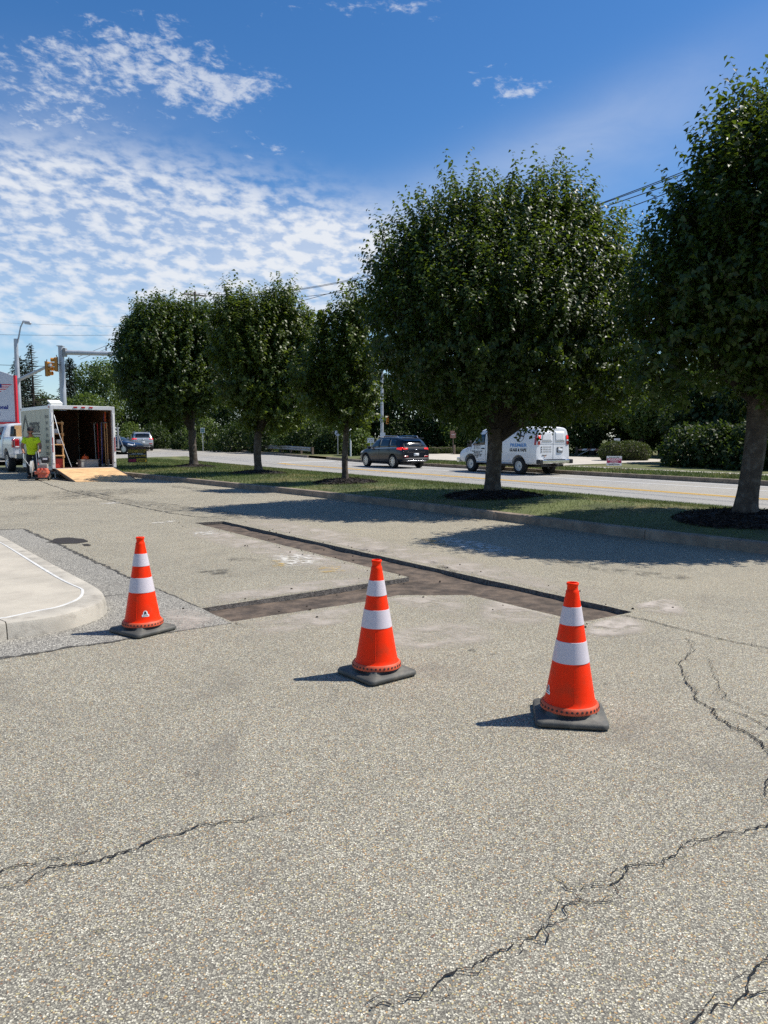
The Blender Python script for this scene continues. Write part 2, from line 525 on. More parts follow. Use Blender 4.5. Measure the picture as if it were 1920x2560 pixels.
class MB:
    """collects shapes into one mesh"""
    def __init__(s):
        s.v, s.f, s.uv = [], [], None

    def add(s, v, f):
        o = len(s.v)
        s.v += [tuple(p) for p in v]
        s.f += [tuple(i + o for i in q) for q in f]
        return s

    def box(s, c, d, rz=0.0, rx=0.0, ry=0.0, taper=1.0):
        mt = Matrix.Translation(c) @ Matrix.Rotation(rz, 4, 'Z') @ Matrix.Rotation(ry, 4, 'Y') @ Matrix.Rotation(rx, 4, 'X')
        x, y, z = (q / 2 for q in d)
        k = taper
        P = [(-x, -y, -z), (x, -y, -z), (x, y, -z), (-x, y, -z), (-x * k, -y * k, z), (x * k, -y * k, z), (x * k, y * k, z), (-x * k, y * k, z)]
        return s.add([mt @ Vector(p) for p in P], [(3, 2, 1, 0), (4, 5, 6, 7), (0, 1, 5, 4), (1, 2, 6, 5), (2, 3, 7, 6), (3, 0, 4, 7)])

    def tube(s, pts, rad, n=8, cap=True):
        pts = [Vector(p) for p in pts]
        if not hasattr(rad, '__len__'):
            rad = [rad] * len(pts)
        V, Fc = [], []
        ref = None
        for i, p in enumerate(pts):
            d = (pts[min(i + 1, len(pts) - 1)] - pts[max(i - 1, 0)]).normalized()
            if ref is None:
                ref = Vector((0, 0, 1)) if abs(d.z) < .9 else Vector((1, 0, 0))
            a = d.cross(ref).normalized()
            b = d.cross(a).normalized()
            ref = a.cross(d)
            for k in range(n):
                q = 2 * math.pi * k / n
                V.append(p + a * (math.cos(q) * rad[i]) + b * (math.sin(q) * rad[i]))
        for i in range(len(pts) - 1):
            for k in range(n):
                Fc.append((i * n + k, i * n + (k + 1) % n, (i + 1) * n + (k + 1) % n, (i + 1) * n + k))
        if cap:
            Fc.append(tuple(range(n - 1, -1, -1)))
            Fc.append(tuple((len(pts) - 1) * n + k for k in range(n)))
        return s.add(V, Fc)

    def lathe(s, prof, n=24, axis='Z', c=(0, 0, 0), close=False):
        """prof: (radius, height) pairs"""
        c = Vector(c)
        V, Fc = [], []
        for r, h in prof:
            for k in range(n):
                q = 2 * math.pi * k / n
                a, b = r * math.cos(q), r * math.sin(q)
                V.append(c + Vector({'Z': (a, b, h), 'Y': (a, h, b), 'X': (h, a, b)}[axis]))
        m = len(prof)
        for i in range(m - 1 + (1 if close else 0)):
            j = (i + 1) % m
            for k in range(n):
                Fc.append((i * n + k, i * n + (k + 1) % n, j * n + (k + 1) % n, j * n + k))
        if not close:
            if prof[0][0] > 1e-6:
                Fc.append(tuple(range(n - 1, -1, -1)))
            if prof[-1][0] > 1e-6:
                Fc.append(tuple((m - 1) * n + k for k in range(n)))
        return s.add(V, Fc)

    def prism(s, poly, z0, z1):
        n = len(poly)
        V = [(p[0], p[1], z0) for p in poly] + [(p[0], p[1], z1) for p in poly]
        tris = [tuple(t) for t in tessellate_polygon([[Vector((p[0], p[1], 0)) for p in poly]])]
        Fc = [tuple(reversed(t)) for t in tris] + [tuple(i + n for i in t) for t in tris]
        Fc += [(i, (i + 1) % n, n + (i + 1) % n, n + i) for i in range(n)]
        return s.add(V, Fc)

    def map(s, fn):
        s.v = [tuple(fn(Vector(p))) for p in s.v]
        return s

    def mesh(s, name, smooth=False, fix=True):
        me = bpy.data.meshes.new(name)
        me.from_pydata(s.v, [], s.f)
        if fix:
            bm = bmesh.new()
            bm.from_mesh(me)
            bmesh.ops.recalc_face_normals(bm, faces=bm.faces)
            bm.to_mesh(me)
            bm.free()
        if smooth:
            me.polygons.foreach_set('use_smooth', [True] * len(me.polygons))
        me.update()
        return me

    def obj(s, name, m, parent=None, smooth=False, bevel=0.0, fix=True, sharp=35):
        me = s.mesh(name, smooth, fix)
        me.materials.append(M[m] if isinstance(m, str) else m)
        o = link(name, me, parent)
        if bevel:
            b = o.modifiers.new('bevel', 'BEVEL')
            b.width = bevel
            b.segments = 2
            b.limit_method = 'ANGLE'
            b.angle_limit = R(30)
        if smooth:
            try:
                me.set_sharp_from_angle(angle=R(sharp))
            except Exception:
                pass
        return o


def obox(name, c, d, m, parent=None, bevel=0.0, rz=0, rx=0, ry=0, taper=1.0):
    return MB().box(c, d, rz, rx, ry, taper).obj(name, m, parent, bevel=bevel)


def otube(name, pts, rad, m, parent=None, n=8):
    return MB().tube(pts, rad, n).obj(name, m, parent, smooth=True)


def np_mesh(name, verts, faces, m, parent=None, smooth=False):
    """verts (n,3), faces (k,3|4) as arrays"""
    me = bpy.data.meshes.new(name)
    nv, nf, k = len(verts), len(faces), faces.shape[1]
    me.vertices.add(nv)
    me.vertices.foreach_set('co', np.asarray(verts, dtype=np.float32).ravel())
    me.loops.add(nf * k)
    me.loops.foreach_set('vertex_index', np.asarray(faces, dtype=np.int32).ravel())
    me.polygons.add(nf)
    me.polygons.foreach_set('loop_start', np.arange(0, nf * k, k, dtype=np.int32))
    me.polygons.foreach_set('loop_total', np.full(nf, k, dtype=np.int32))
    if smooth:
        me.polygons.foreach_set('use_smooth', np.ones(nf, dtype=bool))
    me.update(calc_edges=True)
    me.materials.append(M[m] if isinstance(m, str) else m)
    return link(name, me, parent)


def text_geo(txt, size=1.0, align='LEFT', sx=1.0, sy=1.0, bold=0.0, shear=0.0):
    cu = bpy.data.curves.new('t', 'FONT')
    cu.body = txt
    cu.size = size
    cu.align_x = align
    cu.resolution_u = 2
    cu.offset = bold
    cu.shear = shear
    ob = bpy.data.objects.new('t', cu)
    me = bpy.data.meshes.new_from_object(ob)
    V = [(v.co.x * sx, v.co.y * sy) for v in me.vertices]
    Fc = [tuple(p.vertices) for p in me.polygons]
    bpy.data.objects.remove(ob)
    bpy.data.meshes.remove(me)
    bpy.data.curves.remove(cu)
    return V, Fc


def text_obj(name, txt, size, m, parent, place, **kw):
    """place maps flat (a, b) to a 3D point"""
    V, Fc = text_geo(txt, size, **kw)
    b = MB()
    b.add([place(a, q) for a, q in V], Fc)
    return b.obj(name, m, parent, fix=False)


def flat(name, poly, z, m, parent=None, holes=(), uv=None, rise=False):
    """flat sheet from outline points (and holes) at height z"""
    loops = [[Vector((p[0], p[1], 0)) for p in poly]] + [[Vector((p[0], p[1], 0)) for p in h] for h in holes]
    tris = tessellate_polygon(loops)
    V = [(p.x, p.y, z + (zf(p.x, p.y) if rise else 0)) for l in loops for p in l]
    b = MB()
    b.add(V, [tuple(t) for t in tris])
    me = b.mesh(name, fix=False)
    bm = bmesh.new()
    bm.from_mesh(me)
    for f in bm.faces:
        f.normal_update()
        if f.normal.z < 0:
            f.normal_flip()
    bm.to_mesh(me)
    bm.free()
    me.materials.append(M[m] if isinstance(m, str) else m)
    return link(name, me, parent)


def film(name, corners, z, m, parent=None, n=2):
    """four-cornered film with 0..1 UVs"""
    a, b, c, d = [Vector((p[0], p[1], z)) for p in corners]
    me = bpy.data.meshes.new(name)
    me.from_pydata([a, b, c, d], [], [(0, 1, 2, 3)])
    uv = me.uv_layers.new(name='UVMap')
    for i, q in enumerate(((0, 0), (1, 0), (1, 1), (0, 1))):
        uv.data[i].uv = q
    if me.polygons[0].normal.z < 0:
        me.flip_normals()
    me.materials.append(M[m])
    return link(name, me, parent)


def ribbon(name, pts, widths, z, m, parent=None, jag=.5, step=.05, seed=0, rise=False, wander=0.0):
    """ragged strip that follows a ground polyline"""
    rg = random.Random(seed)
    P, W = [], []
    for i in range(len(pts) - 1):
        a, b = Vector(pts[i][:2]), Vector(pts[i + 1][:2])
        k = max(1, int((b - a).length / step))
        for j in range(k):
            f = j / k
            P.append(a.lerp(b, f))
            W.append(widths[i] * (1 - f) + widths[i + 1] * f)
    P.append(Vector(pts[-1][:2]))
    W.append(widths[-1])
    V, Fc = [], []
    wk = 0.0
    for i, p in enumerate(P):
        d = P[min(i + 1, len(P) - 1)] - P[max(i - 1, 0)]
        if d.length < 1e-9:
            d = Vector((1, 0))
        d.normalize()
        nrm = Vector((-d.y, d.x))
        wk = .72 * wk + rg.gauss(0, 1) * wander * .62
        p = p + nrm * (rg.uniform(-1, 1) * W[i] * jag * 1.2 + wk)
        w = W[i] * rg.uniform(1 - jag, 1 + jag) / 2
        for sg in (-1, 1):
            q = p + nrm * (w * sg)
            V.append((q.x, q.y, z + (zf(q.x, q.y) if rise else 0)))
    for i in range(len(P) - 1):
        Fc.append((2 * i, 2 * i + 1, 2 * i + 3, 2 * i + 2))
    b = MB()
    b.add(V, Fc)
    me = b.mesh(name, fix=False)
    if len(me.polygons) and me.polygons[0].normal.z < 0:
        me.flip_normals()
    me.materials.append(M[m])
    return link(name, me, parent)

# ================================================================== SETTING
# ------------------------------------------------------------------ far ground
def polar_ground():
    rs = [0.5, 10, 20, 30, 35, 45, 60, 80, 110, 150, 250, 400, 700, 1200, 2500]
    n = 48
    V = [(0, 0, -.30)]
    Fc = []
    for r in rs:
        for k in range(n):
            a = 2 * math.pi * k / n
            x, y = r * math.cos(a), r * math.sin(a)
            V.append((x, y, min(zf(x, y), 0) - .24))
    for k in range(n):
        Fc.append((0, 1 + k, 1 + (k + 1) % n))
    for i in range(len(rs) - 1):
        for k in range(n):
            a = 1 + i * n
            Fc.append((a + k, a + n + k, a + n + (k + 1) % n, a + (k + 1) % n))
    b = MB()
    b.add(V, Fc)
    return tag(b.obj('ground', 'earth', smooth=True), kind='structure')


polar_ground()

# ------------------------------------------------------------------ kerb line along the planted island
_k = [G(1920, 1387), G(1460, 1330), G(880, 1252.7), G(640, 1226), G(352, 1195)]
_e = (_k[0] - _k[1]).normalized()
KERB = [_k[0] + _e * 24] + _k
_l = (_k[-1] - _k[-2]).normalized()
KERB += [_k[-1] + _l * 5, ST(7.0, 40, rise=False), ST(8.5, 44, rise=False), ST(11.0, 46.5, rise=False), ST(14.5, 47.5, rise=False)]
KERB = [Vector((p.x, p.y, 0)) for p in KERB]


def resample(pts, step):
    out = []
    for i in range(len(pts) - 1):
        a, b = pts[i], pts[i + 1]
        k = max(1, round((b - a).length / step))
        out += [a.lerp(b, j / k) for j in range(k)]
    return out + [pts[-1]]


def smooth_line(pts, it=2):
    for _ in range(it):
        o = [pts[0]]
        for i in range(len(pts) - 1):
            a, b = pts[i], pts[i + 1]
            o += [a.lerp(b, .25), a.lerp(b, .75)]
        pts = o + [pts[-1]]
    return pts


KL = resample(smooth_line(KERB, 2), .5)
S_ROAD0, S_ROAD1 = 15.9, 25.2
_ks = np.array([p.dot(N) for p in KL])
_kt = np.array([p.dot(U) for p in KL])
_o = np.argsort(_kt)
_ks, _kt = _ks[_o], _kt[_o]


def kerb_s(t):
    return float(np.interp(t, _kt, _ks))


ISL_V = (0, .12, .25, .35, .45, .66, 1)


def island_z(x, y):
    s, t = x * N.x + y * N.y, x * U.x + y * U.y
    s0 = kerb_s(t) + .17
    v = min(max((s - s0) / max(S_ROAD0 - s0, .3), 0), 1)
    e = zf(x, y) + .08
    f = float(np.interp(t, [9, 17], [0, 1]))
    za = np.interp(v, ISL_V, (.135, .20, .25, .24, .185, .05, e))
    zb = np.interp(v, ISL_V, (.135, .17, .195, .195, .175, .06, e))
    return float(za * (1 - f) + zb * f)


# ------------------------------------------------------------------ parking lot with the sawn-out trench
TR_PX = [(486, 1307), (558, 1303), (960, 1392), (1582, 1530), (1463.5, 1554), (1400, 1541), (1177, 1487.6),
         (994.7, 1488), (914, 1504), (578.7, 1554), (500.6, 1521), (1022.5, 1443)]
TR = [G(*p) for p in TR_PX]
# ragged sawn edge: subdivide
TRr = []
rg = random.Random(3)
for i, p in enumerate(TR):
    q = TR[(i + 1) % len(TR)]
    k = max(1, int((q - p).length / .12))
    nrm = Vector((-(q - p).y, (q - p).x, 0)).normalized()
    for j in range(k):
        off = 0 if j == 0 else rg.uniform(-.006, .006)
        TRr.append(p.lerp(q, j / k) + nrm * off)

lot_out = [p for p in KL if p.y < 35.5]
lot_poly = [(p.x + .02 * N.x, p.y + .02 * N.y) for p in lot_out] + [(lot_out[-1].x, 36), (-60, 36), (-60, -14), (lot_out[0].x + 2, -14)]
lot = flat('parking_lot', lot_poly, 0.0, 'asphalt', holes=[TRr])
tag(lot, kind='structure')

# trench floor and walls
DEP = -.046
nx = 0
b = MB()
fl = [(p.x, p.y) for p in TRr]
tris = tessellate_polygon([[Vector((x, y, 0)) for x, y in fl]])
# floor as a fine grid clipped roughly to the outline's box (hidden outside by the lot surface)
xs = [p[0] for p in fl]
ys = [p[1] for p in fl]
from mathutils.geometry import intersect_point_tri_2d
STEP = .07
gx = np.arange(min(xs) - .05, max(xs) + .12, STEP)
gy = np.arange(min(ys) - .05, max(ys) + .12, STEP)
X, Y = np.meshgrid(gx, gy)


def fbm(x, y, seed=0, sc=1.0, oct_=4):
    r_ = np.random.default_rng(seed)
    o = np.zeros_like(x, dtype=float)
    for k in range(oct_):
        for _ in range(5):
            a = r_.uniform(0, 2 * math.pi)
            f = sc * 2 ** k * r_.uniform(.7, 1.4)
            o += np.sin((x * math.cos(a) + y * math.sin(a)) * f + r_.uniform(0, 6.28)) / (2 ** k) / 5
    return o


Z = DEP + fbm(X, Y, 5, 4.0, 4) * .011
vv = np.stack([X, Y, Z], -1).reshape(-1, 3)
nyy, nxx = X.shape
ii = np.arange((nyy - 1) * (nxx - 1))
r0 = ii // (nxx - 1) * nxx + ii % (nxx - 1)
ff = np.stack([r0, r0 + 1, r0 + nxx + 1, r0 + nxx], -1)


def inside(px_, py_, poly):
    c = np.zeros(px_.shape, bool)
    n = len(poly)
    for i in range(n):
        x1, y1 = poly[i]
        x2, y2 = poly[(i + 1) % n]
        cond = (y1 > py_) != (y2 > py_)
        with np.errstate(divide='ignore', invalid='ignore'):
            xi = (x2 - x1) * (py_ - y1) / (y2 - y1 + 1e-12) + x1
        c ^= cond & (px_ < xi)
    return c


cenx = vv[ff].mean(1)[:, 0]
ceny = vv[ff].mean(1)[:, 1]
keep = np.zeros(len(ff), bool)
for ox, oy in ((0, 0), (.09, 0), (-.09, 0), (0, .09), (0, -.09)):
    keep |= inside(cenx + ox, ceny + oy, fl)
np_mesh('trench_floor', vv, ff[keep], 'dirt', lot, smooth=True)
n = len(TRr)
b = MB()
b.add([(p.x, p.y, 0.0) for p in TRr] + [(p.x, p.y, -.12) for p in TRr], [(i, (i + 1) % n, n + (i + 1) % n, n + i) for i in range(n)])
b.obj('trench_wall', mat('sawn_asphalt_edge', (.13, .115, .10), .9, var=.5, scale=30, bump=.8, bscale=90), lot, fix=False)
# crumbs of broken asphalt lying in and round the trench
chip_me = []
for k in range(4):
    cb = MB().box((0, 0, .35), (1, .8, .7), taper=.6 + .1 * k).map(lambda p: p + Vector((rg.uniform(-.2, .2), rg.uniform(-.2, .2), rg.uniform(-.1, .1))))
    me = cb.mesh('crumb')
    me.materials.append(M['mulch'] if k < 2 else M['dirt'])
    chip_me.append(me)
for i in range(120):
    j = rg.randrange(len(TRr))
    p = TRr[j] + Vector((rg.gauss(0, .22), rg.gauss(0, .22), 0))
    ins = inside(np.array([p.x]), np.array([p.y]), fl)[0]
    o = link('asphalt_crumb', chip_me[i % 4], lot)
    s_ = rg.uniform(.006, .02)
    o.scale = (s_,) * 3
    o.rotation_euler = (0, 0, rg.uniform(0, 6))
    o.location = (p.x, p.y, (DEP - .004) if ins else 0)

# dust, slurry, worn paint and tyre marks lying on the lot
Q = lambda pts, z, m, name: film(name, [G(*p) for p in pts], z, m, lot)
for q in ([(560, 1300), (1584, 1526), (1660, 1500), (610, 1274)], [(560, 1300), (1584, 1527), (1620, 1512), (590, 1286)],
          [(480, 1310), (1016, 1445), (900, 1458), (430, 1334)], [(482, 1309), (1016, 1445), (960, 1450), (455, 1320)],
          [(496, 1520), (1014, 1444.5), (900, 1436), (450, 1496)], [(498, 1520), (1014, 1445), (960, 1440), (478, 1508)],
          [(582, 1557), (912, 1507), (990, 1536), (640, 1604)], [(925, 1504), (998, 1491), (1178, 1491), (1200, 1560)],
          [(1180, 1491), (1398, 1544), (1440, 1562), (1180, 1580)], [(1184, 1491), (1400, 1544), (1455, 1558), (1260, 1548)]):
    nfilm = globals().get('nfilm', 0) + 1
    Q(q, .0018 + .0003 * nfilm, 'dust', 'dust_film')
Q([(1590, 1531), (1575, 1512), (1690, 1492), (1740, 1548)], .0052, 'dust2', 'slurry_film')
Q([(1440, 1606), (1466, 1557), (1586, 1533), (1650, 1584)], .0055, 'dust2', 'slurry_film')
Q([(860, 1600), (1040, 1640), (1300, 1600), (1150, 1530)], .0058, 'dust', 'dust_film')
Q([(380, 1520), (490, 1522), (570, 1558), (440, 1592)], .0061, 'dust', 'dust_film')
Q([(1040, 1345), (1130, 1338), (1330, 1380), (1250, 1400)], .004, 'worn_white', 'worn_paint')
Q([(1040, 1346), (1090, 1342), (1140, 1362), (1090, 1368)], .006, 'worn_yellow', 'worn_paint')
Q([(660, 1385), (780, 1378), (840, 1412), (700, 1425)], .006, 'worn_white', 'worn_paint')
Q([(670, 1400), (705, 1398), (720, 1418), (680, 1424)], .008, 'worn_yellow', 'worn_paint')
Q([(780, 1416), (850, 1412), (880, 1430), (800, 1438)], .006, 'worn_yellow', 'worn_paint')
Q([(470, 1330), (540, 1326), (560, 1336), (480, 1342)], .006, 'worn_white', 'worn_paint')
Q([(370, 1307), (440, 1300), (450, 1304), (380, 1312)], .006, 'worn_white', 'worn_paint')
Q([(240, 1258), (300, 1254), (306, 1259), (246, 1263)], .006, 'worn_white', 'worn_paint')
for (a, c, w) in (((90, 1238), (420, 1226), 10), ((100, 1250), (300, 1232), 7), ((160, 1222), (560, 1300), 7), ((480, 1425), (600, 1440), 8), ((490, 1432), (590, 1426), 6),
                  ((560, 1398), (660, 1402), 5), ((1060, 1400), (1160, 1440), 8), ((880, 1370), (990, 1384), 7), ((330, 1252), (700, 1300), 6),
                  ((0, 1248), (120, 1242), 8), ((400, 1212), (640, 1240), 4), ((1500, 1425), (1760, 1450), 8), ((480, 1300), (620, 1290), 8),
                  ((1380, 1400), (1540, 1432), 7)):
    Q([(a[0], a[1] - w), (c[0], c[1] - w), (c[0], c[1] + w), (a[0], a[1] + w)], .0072, 'tyre_mark', 'tyre_mark')
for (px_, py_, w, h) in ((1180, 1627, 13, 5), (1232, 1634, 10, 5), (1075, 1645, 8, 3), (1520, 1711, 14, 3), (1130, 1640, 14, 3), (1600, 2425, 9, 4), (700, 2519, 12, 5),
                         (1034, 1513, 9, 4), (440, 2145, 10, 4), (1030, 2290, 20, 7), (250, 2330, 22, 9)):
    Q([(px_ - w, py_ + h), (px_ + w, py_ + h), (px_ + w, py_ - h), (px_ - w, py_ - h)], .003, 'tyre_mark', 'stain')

# greyer patch of resurfacing beside the pavement corner, with tarred seams
z1 = lambda x, y: (x / 1.728, 1200 + y / 1.728)
E_line = [z1(*p) for p in ((105, 212), (160, 240), (270, 285), (380, 340), (480, 385), (560, 425), (665, 465), (780, 515), (865, 552))]
low = [z1(*p) for p in ((1000, 620), (760, 655), (600, 680), (480, 700), (330, 720), (150, 750), (0, 775))]
patch = [G(*p) for p in [(-420, 1330), (0, 1324)] + E_line + low] + [G(-420, 1780)]
pt = flat('asphalt_patch', [(p.x, p.y) for p in patch], .0015, 'asphalt_grey', lot)
ribbon('seam', [G(*p) for p in E_line], [.05, .06, .05, .05, .04, .03, .022, .02, .016], .0045, 'seam', lot, .35, .06, 1)
ribbon('seam', [G(*p) for p in [(-200, 1331), (0, 1325), (60, 1322.5)]], [.07, .06, .05], .0045, 'seam', lot, .35, .06, 2)
ribbon('seam', [G(*p) for p in low], [.008, .015, .02, .028, .035, .045, .05], .0045, 'seam', lot, .45, .05, 3)
ribbon('seam', [G(*p) for p in [z1(*q) for q in ((160, 0), (220, 22), (300, 50), (400, 70), (500, 95), (640, 125), (780, 150), (900, 165))]],
       [.05, .05, .05, .045, .05, .06, .05, .03], .0045, 'seam', lot, .5, .08, 4)
# dark spill beside the patch
sp = []
for k in range(40):
    a = 2 * math.pi * k / 40
    r_ = 1 + .06 * math.sin(3 * a + 1) + .04 * math.sin(7 * a)
    sp.append(G(172 + 45 * r_ * math.cos(a), 1352.5 + 7.6 * r_ * math.sin(a)))
flat('spill', [(p.x, p.y) for p in sp], .006, 'spill', lot)
flat('spill', [(p.x, p.y) for p in [G(205, 1361), G(218, 1360.2), G(229, 1363.5), G(222, 1365.5), G(211, 1365)]], .006, 'spill', lot)
flat('spill', [(p.x, p.y) for p in [G(112, 1357), G(140, 1354), G(150, 1357)]], .007, 'spill', lot)

# cracks
z7 = lambda x, y: (960 + x / 1.728, 1600 + y / 1.728)
z6 = lambda x, y: (x / 1.728, 1900 + y / 1.728)
z2 = lambda x, y: (960 + x / 1.728, 1200 + y / 1.728)
CR = [
    ([z6(*p) for p in ((-60, 505), (0, 490), (60, 465), (150, 455), (210, 435), (300, 430), (400, 385), (450, 365))], (.016, .012, .008, .011, .005, .007, .004, .002)),
    ([z6(*p) for p in ((-40, 570), (0, 555), (100, 530), (220, 475), (330, 458), (420, 440), (520, 405), (600, 385), (650, 360), (740, 330), (850, 288), (950, 272), (1060, 265), (1140, 245), (1230, 225), (1360, 200))],
     (.010, .008, .006, .011, .014, .012, .013, .013, .012, .010, .011, .008, .008, .004, .004, .003)),
    ([z7(*p) for p in ((-60, 1600), (0, 1570), (90, 1560), (200, 1545), (250, 1520), (270, 1460), (300, 1440), (380, 1420), (430, 1385), (500, 1360), (560, 1305), (660, 1290), (680, 1250), (760, 1210), (790, 1150), (850, 1135), (805, 1100))],
     (.010, .010, .007, .008, .009, .008, .010, .008, .009, .008, .010, .011, .009, .011, .009, .009, .004)),
    ([z7(*p) for p in ((850, 1135), (960, 1140), (1010, 1130))], (.009, .007, .003)),
    ([z7(*p) for p in ((740, 1020), (790, 1080), (850, 1080), (900, 1065), (990, 1045), (1060, 990), (1200, 965), (1270, 920), (1290, 885), (1400, 870), (1470, 835), (1560, 835), (1659, 800), (1760, 770))],
     (.003, .006, .006, .007, .009, .010, .008, .008, .007, .009, .011, .008, .010, .010)),
    ([z7(*p) for p in ((985, 1050), (990, 1100), (1040, 1120))], (.006, .006, .003)),
    ([z2(*p) for p in ((1305, 685), (1340, 730), (1300, 778), (1275, 790), (1290, 830), (1310, 880))] + [z7(*p) for p in ((1330, 215), (1360, 270), (1420, 300), (1440, 340), (1500, 375), (1600, 420), (1640, 470), (1659, 490), (1740, 540))],
     (.006, .007, .008, .008, .010, .012, .012, .012, .014, .015, .017, .017, .014, .014, .012)),
    ([z7(*p) for p in ((1420, 300), (1500, 312), (1560, 330), (1659, 385), (1740, 420))], (.008, .007, .008, .009, .008)),
    ([z7(*p) for p in ((1500, 375), (1560, 410), (1620, 462))], (.006, .006, .005)),
    ([z7(*p) for p in ((1400, 75), (1440, 180), (1440, 205), (1480, 260), (1600, 310), (1659, 330), (1740, 350))], (.004, .005, .007, .007, .006, .006, .006)),
    ([z2(*p) for p in ((1030, 585), (1150, 610), (1300, 650), (1420, 680), (1659, 730), (1760, 760))], (.016, .014, .013, .013, .013, .012)),
    ([z7(*p) for p in ((1700, 1355), (1659, 1380), (1600, 1420), (1570, 1470), (1585, 1545), (1450, 1580), (1350, 1640), (1300, 1690))], (.006, .007, .007, .007, .008, .009, .007, .005)),
    ([z7(*p) for p in ((1585, 1545), (1659, 1535), (1720, 1525))], (.007, .005, .004)),
    ([z7(*p) for p in ((1680, 590), (1659, 610), (1640, 670), (1659, 700), (1690, 720))], (.006, .007, .007, .007, .007)),
    ([z6(*p) for p in ((820, 45), (870, 60), (700, 95), (640, 110))], (.003, .004, .003, .002)),
    ([z1(*p) for p in ((1020, 620), (1075, 634))], (.008, .003)),
    ([z1(*p) for p in ((450, 505), (520, 497), (580, 500))], (.012, .01, .004)),
]
for i, (pts, w) in enumerate(CR):
    ribbon('crack', [G(*p) for p in pts], [q * .52 for q in w], .0062, 'crack', lot, .7, .013, 20 + i, wander=.008)
    ribbon('crack', [G(*p) for p in pts], [q * .28 for q in w], .0068, 'crack', lot, .8, .016, 160 + i, wander=.017)

# ------------------------------------------------------------------ kerb stones along the island
kerb = thing('kerb', 'weathered concrete kerb along the planted island', 'kerb', kind='structure')
acc, seg, segs = 0.0, [KL[0]], []
for i in range(1, len(KL)):
    acc += (KL[i] - KL[i - 1]).length
    seg.append(KL[i])
    if acc > 3.0 or i == len(KL) - 1:
        segs.append(seg)
        seg, acc = [KL[i]], 0.0


def kerb_stone(seg, m, parent, w=.17, h=.14, z=0.0, rise=True, gap=.006, side=N):
    b = MB()
    V = []
    L = len(seg)
    for i, p in enumerate(seg):
        d = (seg[min(i + 1, L - 1)] - seg[max(i - 1, 0)]).normalized()
        nr = Vector((d.y, -d.x, 0))
        if nr.dot(side) < 0:
            nr = -nr
        p = p + (d * gap if i == 0 else (-d * gap if i == L - 1 else Vector((0, 0, 0))))
        zz = z + (zf(p.x, p.y) if rise else 0)
        for (o_, hh) in ((0, -.12), (.015, h - .022), (.022, h - .008), (.037, h), (w, h), (w, -.12)):
            q = p + nr * o_
            V.append((q.x, q.y, zz + hh))
    Fc = []
    for i in range(L - 1):
        for k in range(6):
            Fc.append((i * 6 + k, i * 6 + (k + 1) % 6, (i + 1) * 6 + (k + 1) % 6, (i + 1) * 6 + k))
    Fc += [tuple(range(5, -1, -1)), tuple((L - 1) * 6 + k for k in range(6))]
    b.add(V, Fc)
    return b.obj('kerb_stone', m, parent)


for seg in segs:
    kerb_stone(seg, 'kerb_old', kerb, rise=False)

# ------------------------------------------------------------------ grass island
rows = []
NV = 16
for p in KL:
    t_ = p.dot(U)
    s0 = p.dot(N) + .165
    if t_ < -20:
        continue
    row = []
    for j in range(NV + 1):
        s_ = s0 + max(S_ROAD0 - s0, .05) * j / NV
        q = N * s_ + U * t_
        row.append((q.x, q.y, island_z(q.x, q.y) + (-.16 if j == NV else 0)))
    rows.append(row)
V = np.array(rows).reshape(-1, 3)
nr, nc = len(rows), NV + 1
ii = np.arange((nr - 1) * (nc - 1))
r0 = ii // (nc - 1) * nc + ii % (nc - 1)
isl = np_mesh('grass_island', V, np.stack([r0, r0 + 1, r0 + nc + 1, r0 + nc], -1)[:, ::-1], 'grass_soil', smooth=True)
tag(isl, kind='structure')

# ------------------------------------------------------------------ road
def st_grid(name, s0, s1, t0, t1, ds, dt, z, m, kind='structure', parent=None, fz=None):
    ss = np.linspace(s0, s1, max(2, int(round((s1 - s0) / ds)) + 1))
    tt = np.linspace(t0, t1, max(2, int(round((t1 - t0) / dt)) + 1))
    V = []
    for t_ in tt:
        for s_ in ss:
            q = ST(s_, t_, z)
            if fz:
                q.z += fz(s_, t_)
            V.append(q)
    nc = len(ss)
    ii = np.arange((len(tt) - 1) * (nc - 1))
    r0 = ii // (nc - 1) * nc + ii % (nc - 1)
    f = np.stack([r0, r0 + 1, r0 + nc + 1, r0 + nc], -1)
    o = np_mesh(name, np.array([tuple(v) for v in V]), f, m, parent, smooth=True)
    if o.data.polygons[0].normal.z < 0:
        o.data.flip_normals()
    if kind and parent is None:
        tag(o, kind=kind)
    return o


road = st_grid('road', S_ROAD0 - .1, S_ROAD1 + .05, -45, 150, 2, 2, 0.0, 'asphalt_road')
side = st_grid('side_street', -50, S_ROAD0 - .1, 49, 62, 3, 2, -.004, 'asphalt_road')
for s_ in (19.72, 19.98):
    st_grid('yellow_line', s_ - .085, s_ + .085, -45, 44, .17, 2, .005, 'yellow_line', parent=road)
st_grid('edge_line', 22.75, 22.90, -45, 42, .15, 2, .005, 'white_line', parent=road)
st_grid('edge_line', 24.55, 24.68, -45, 120, .13, 2, .005, 'white_line', parent=road)
st_grid('edge_line', 16.25, 16.37, -45, 30, .12, 2, .005, 'white_line', parent=road)
st_grid('stop_line', 20.2, 24.2, 44.6, 45.1, 2, .5, .006, 'white_line', parent=road)

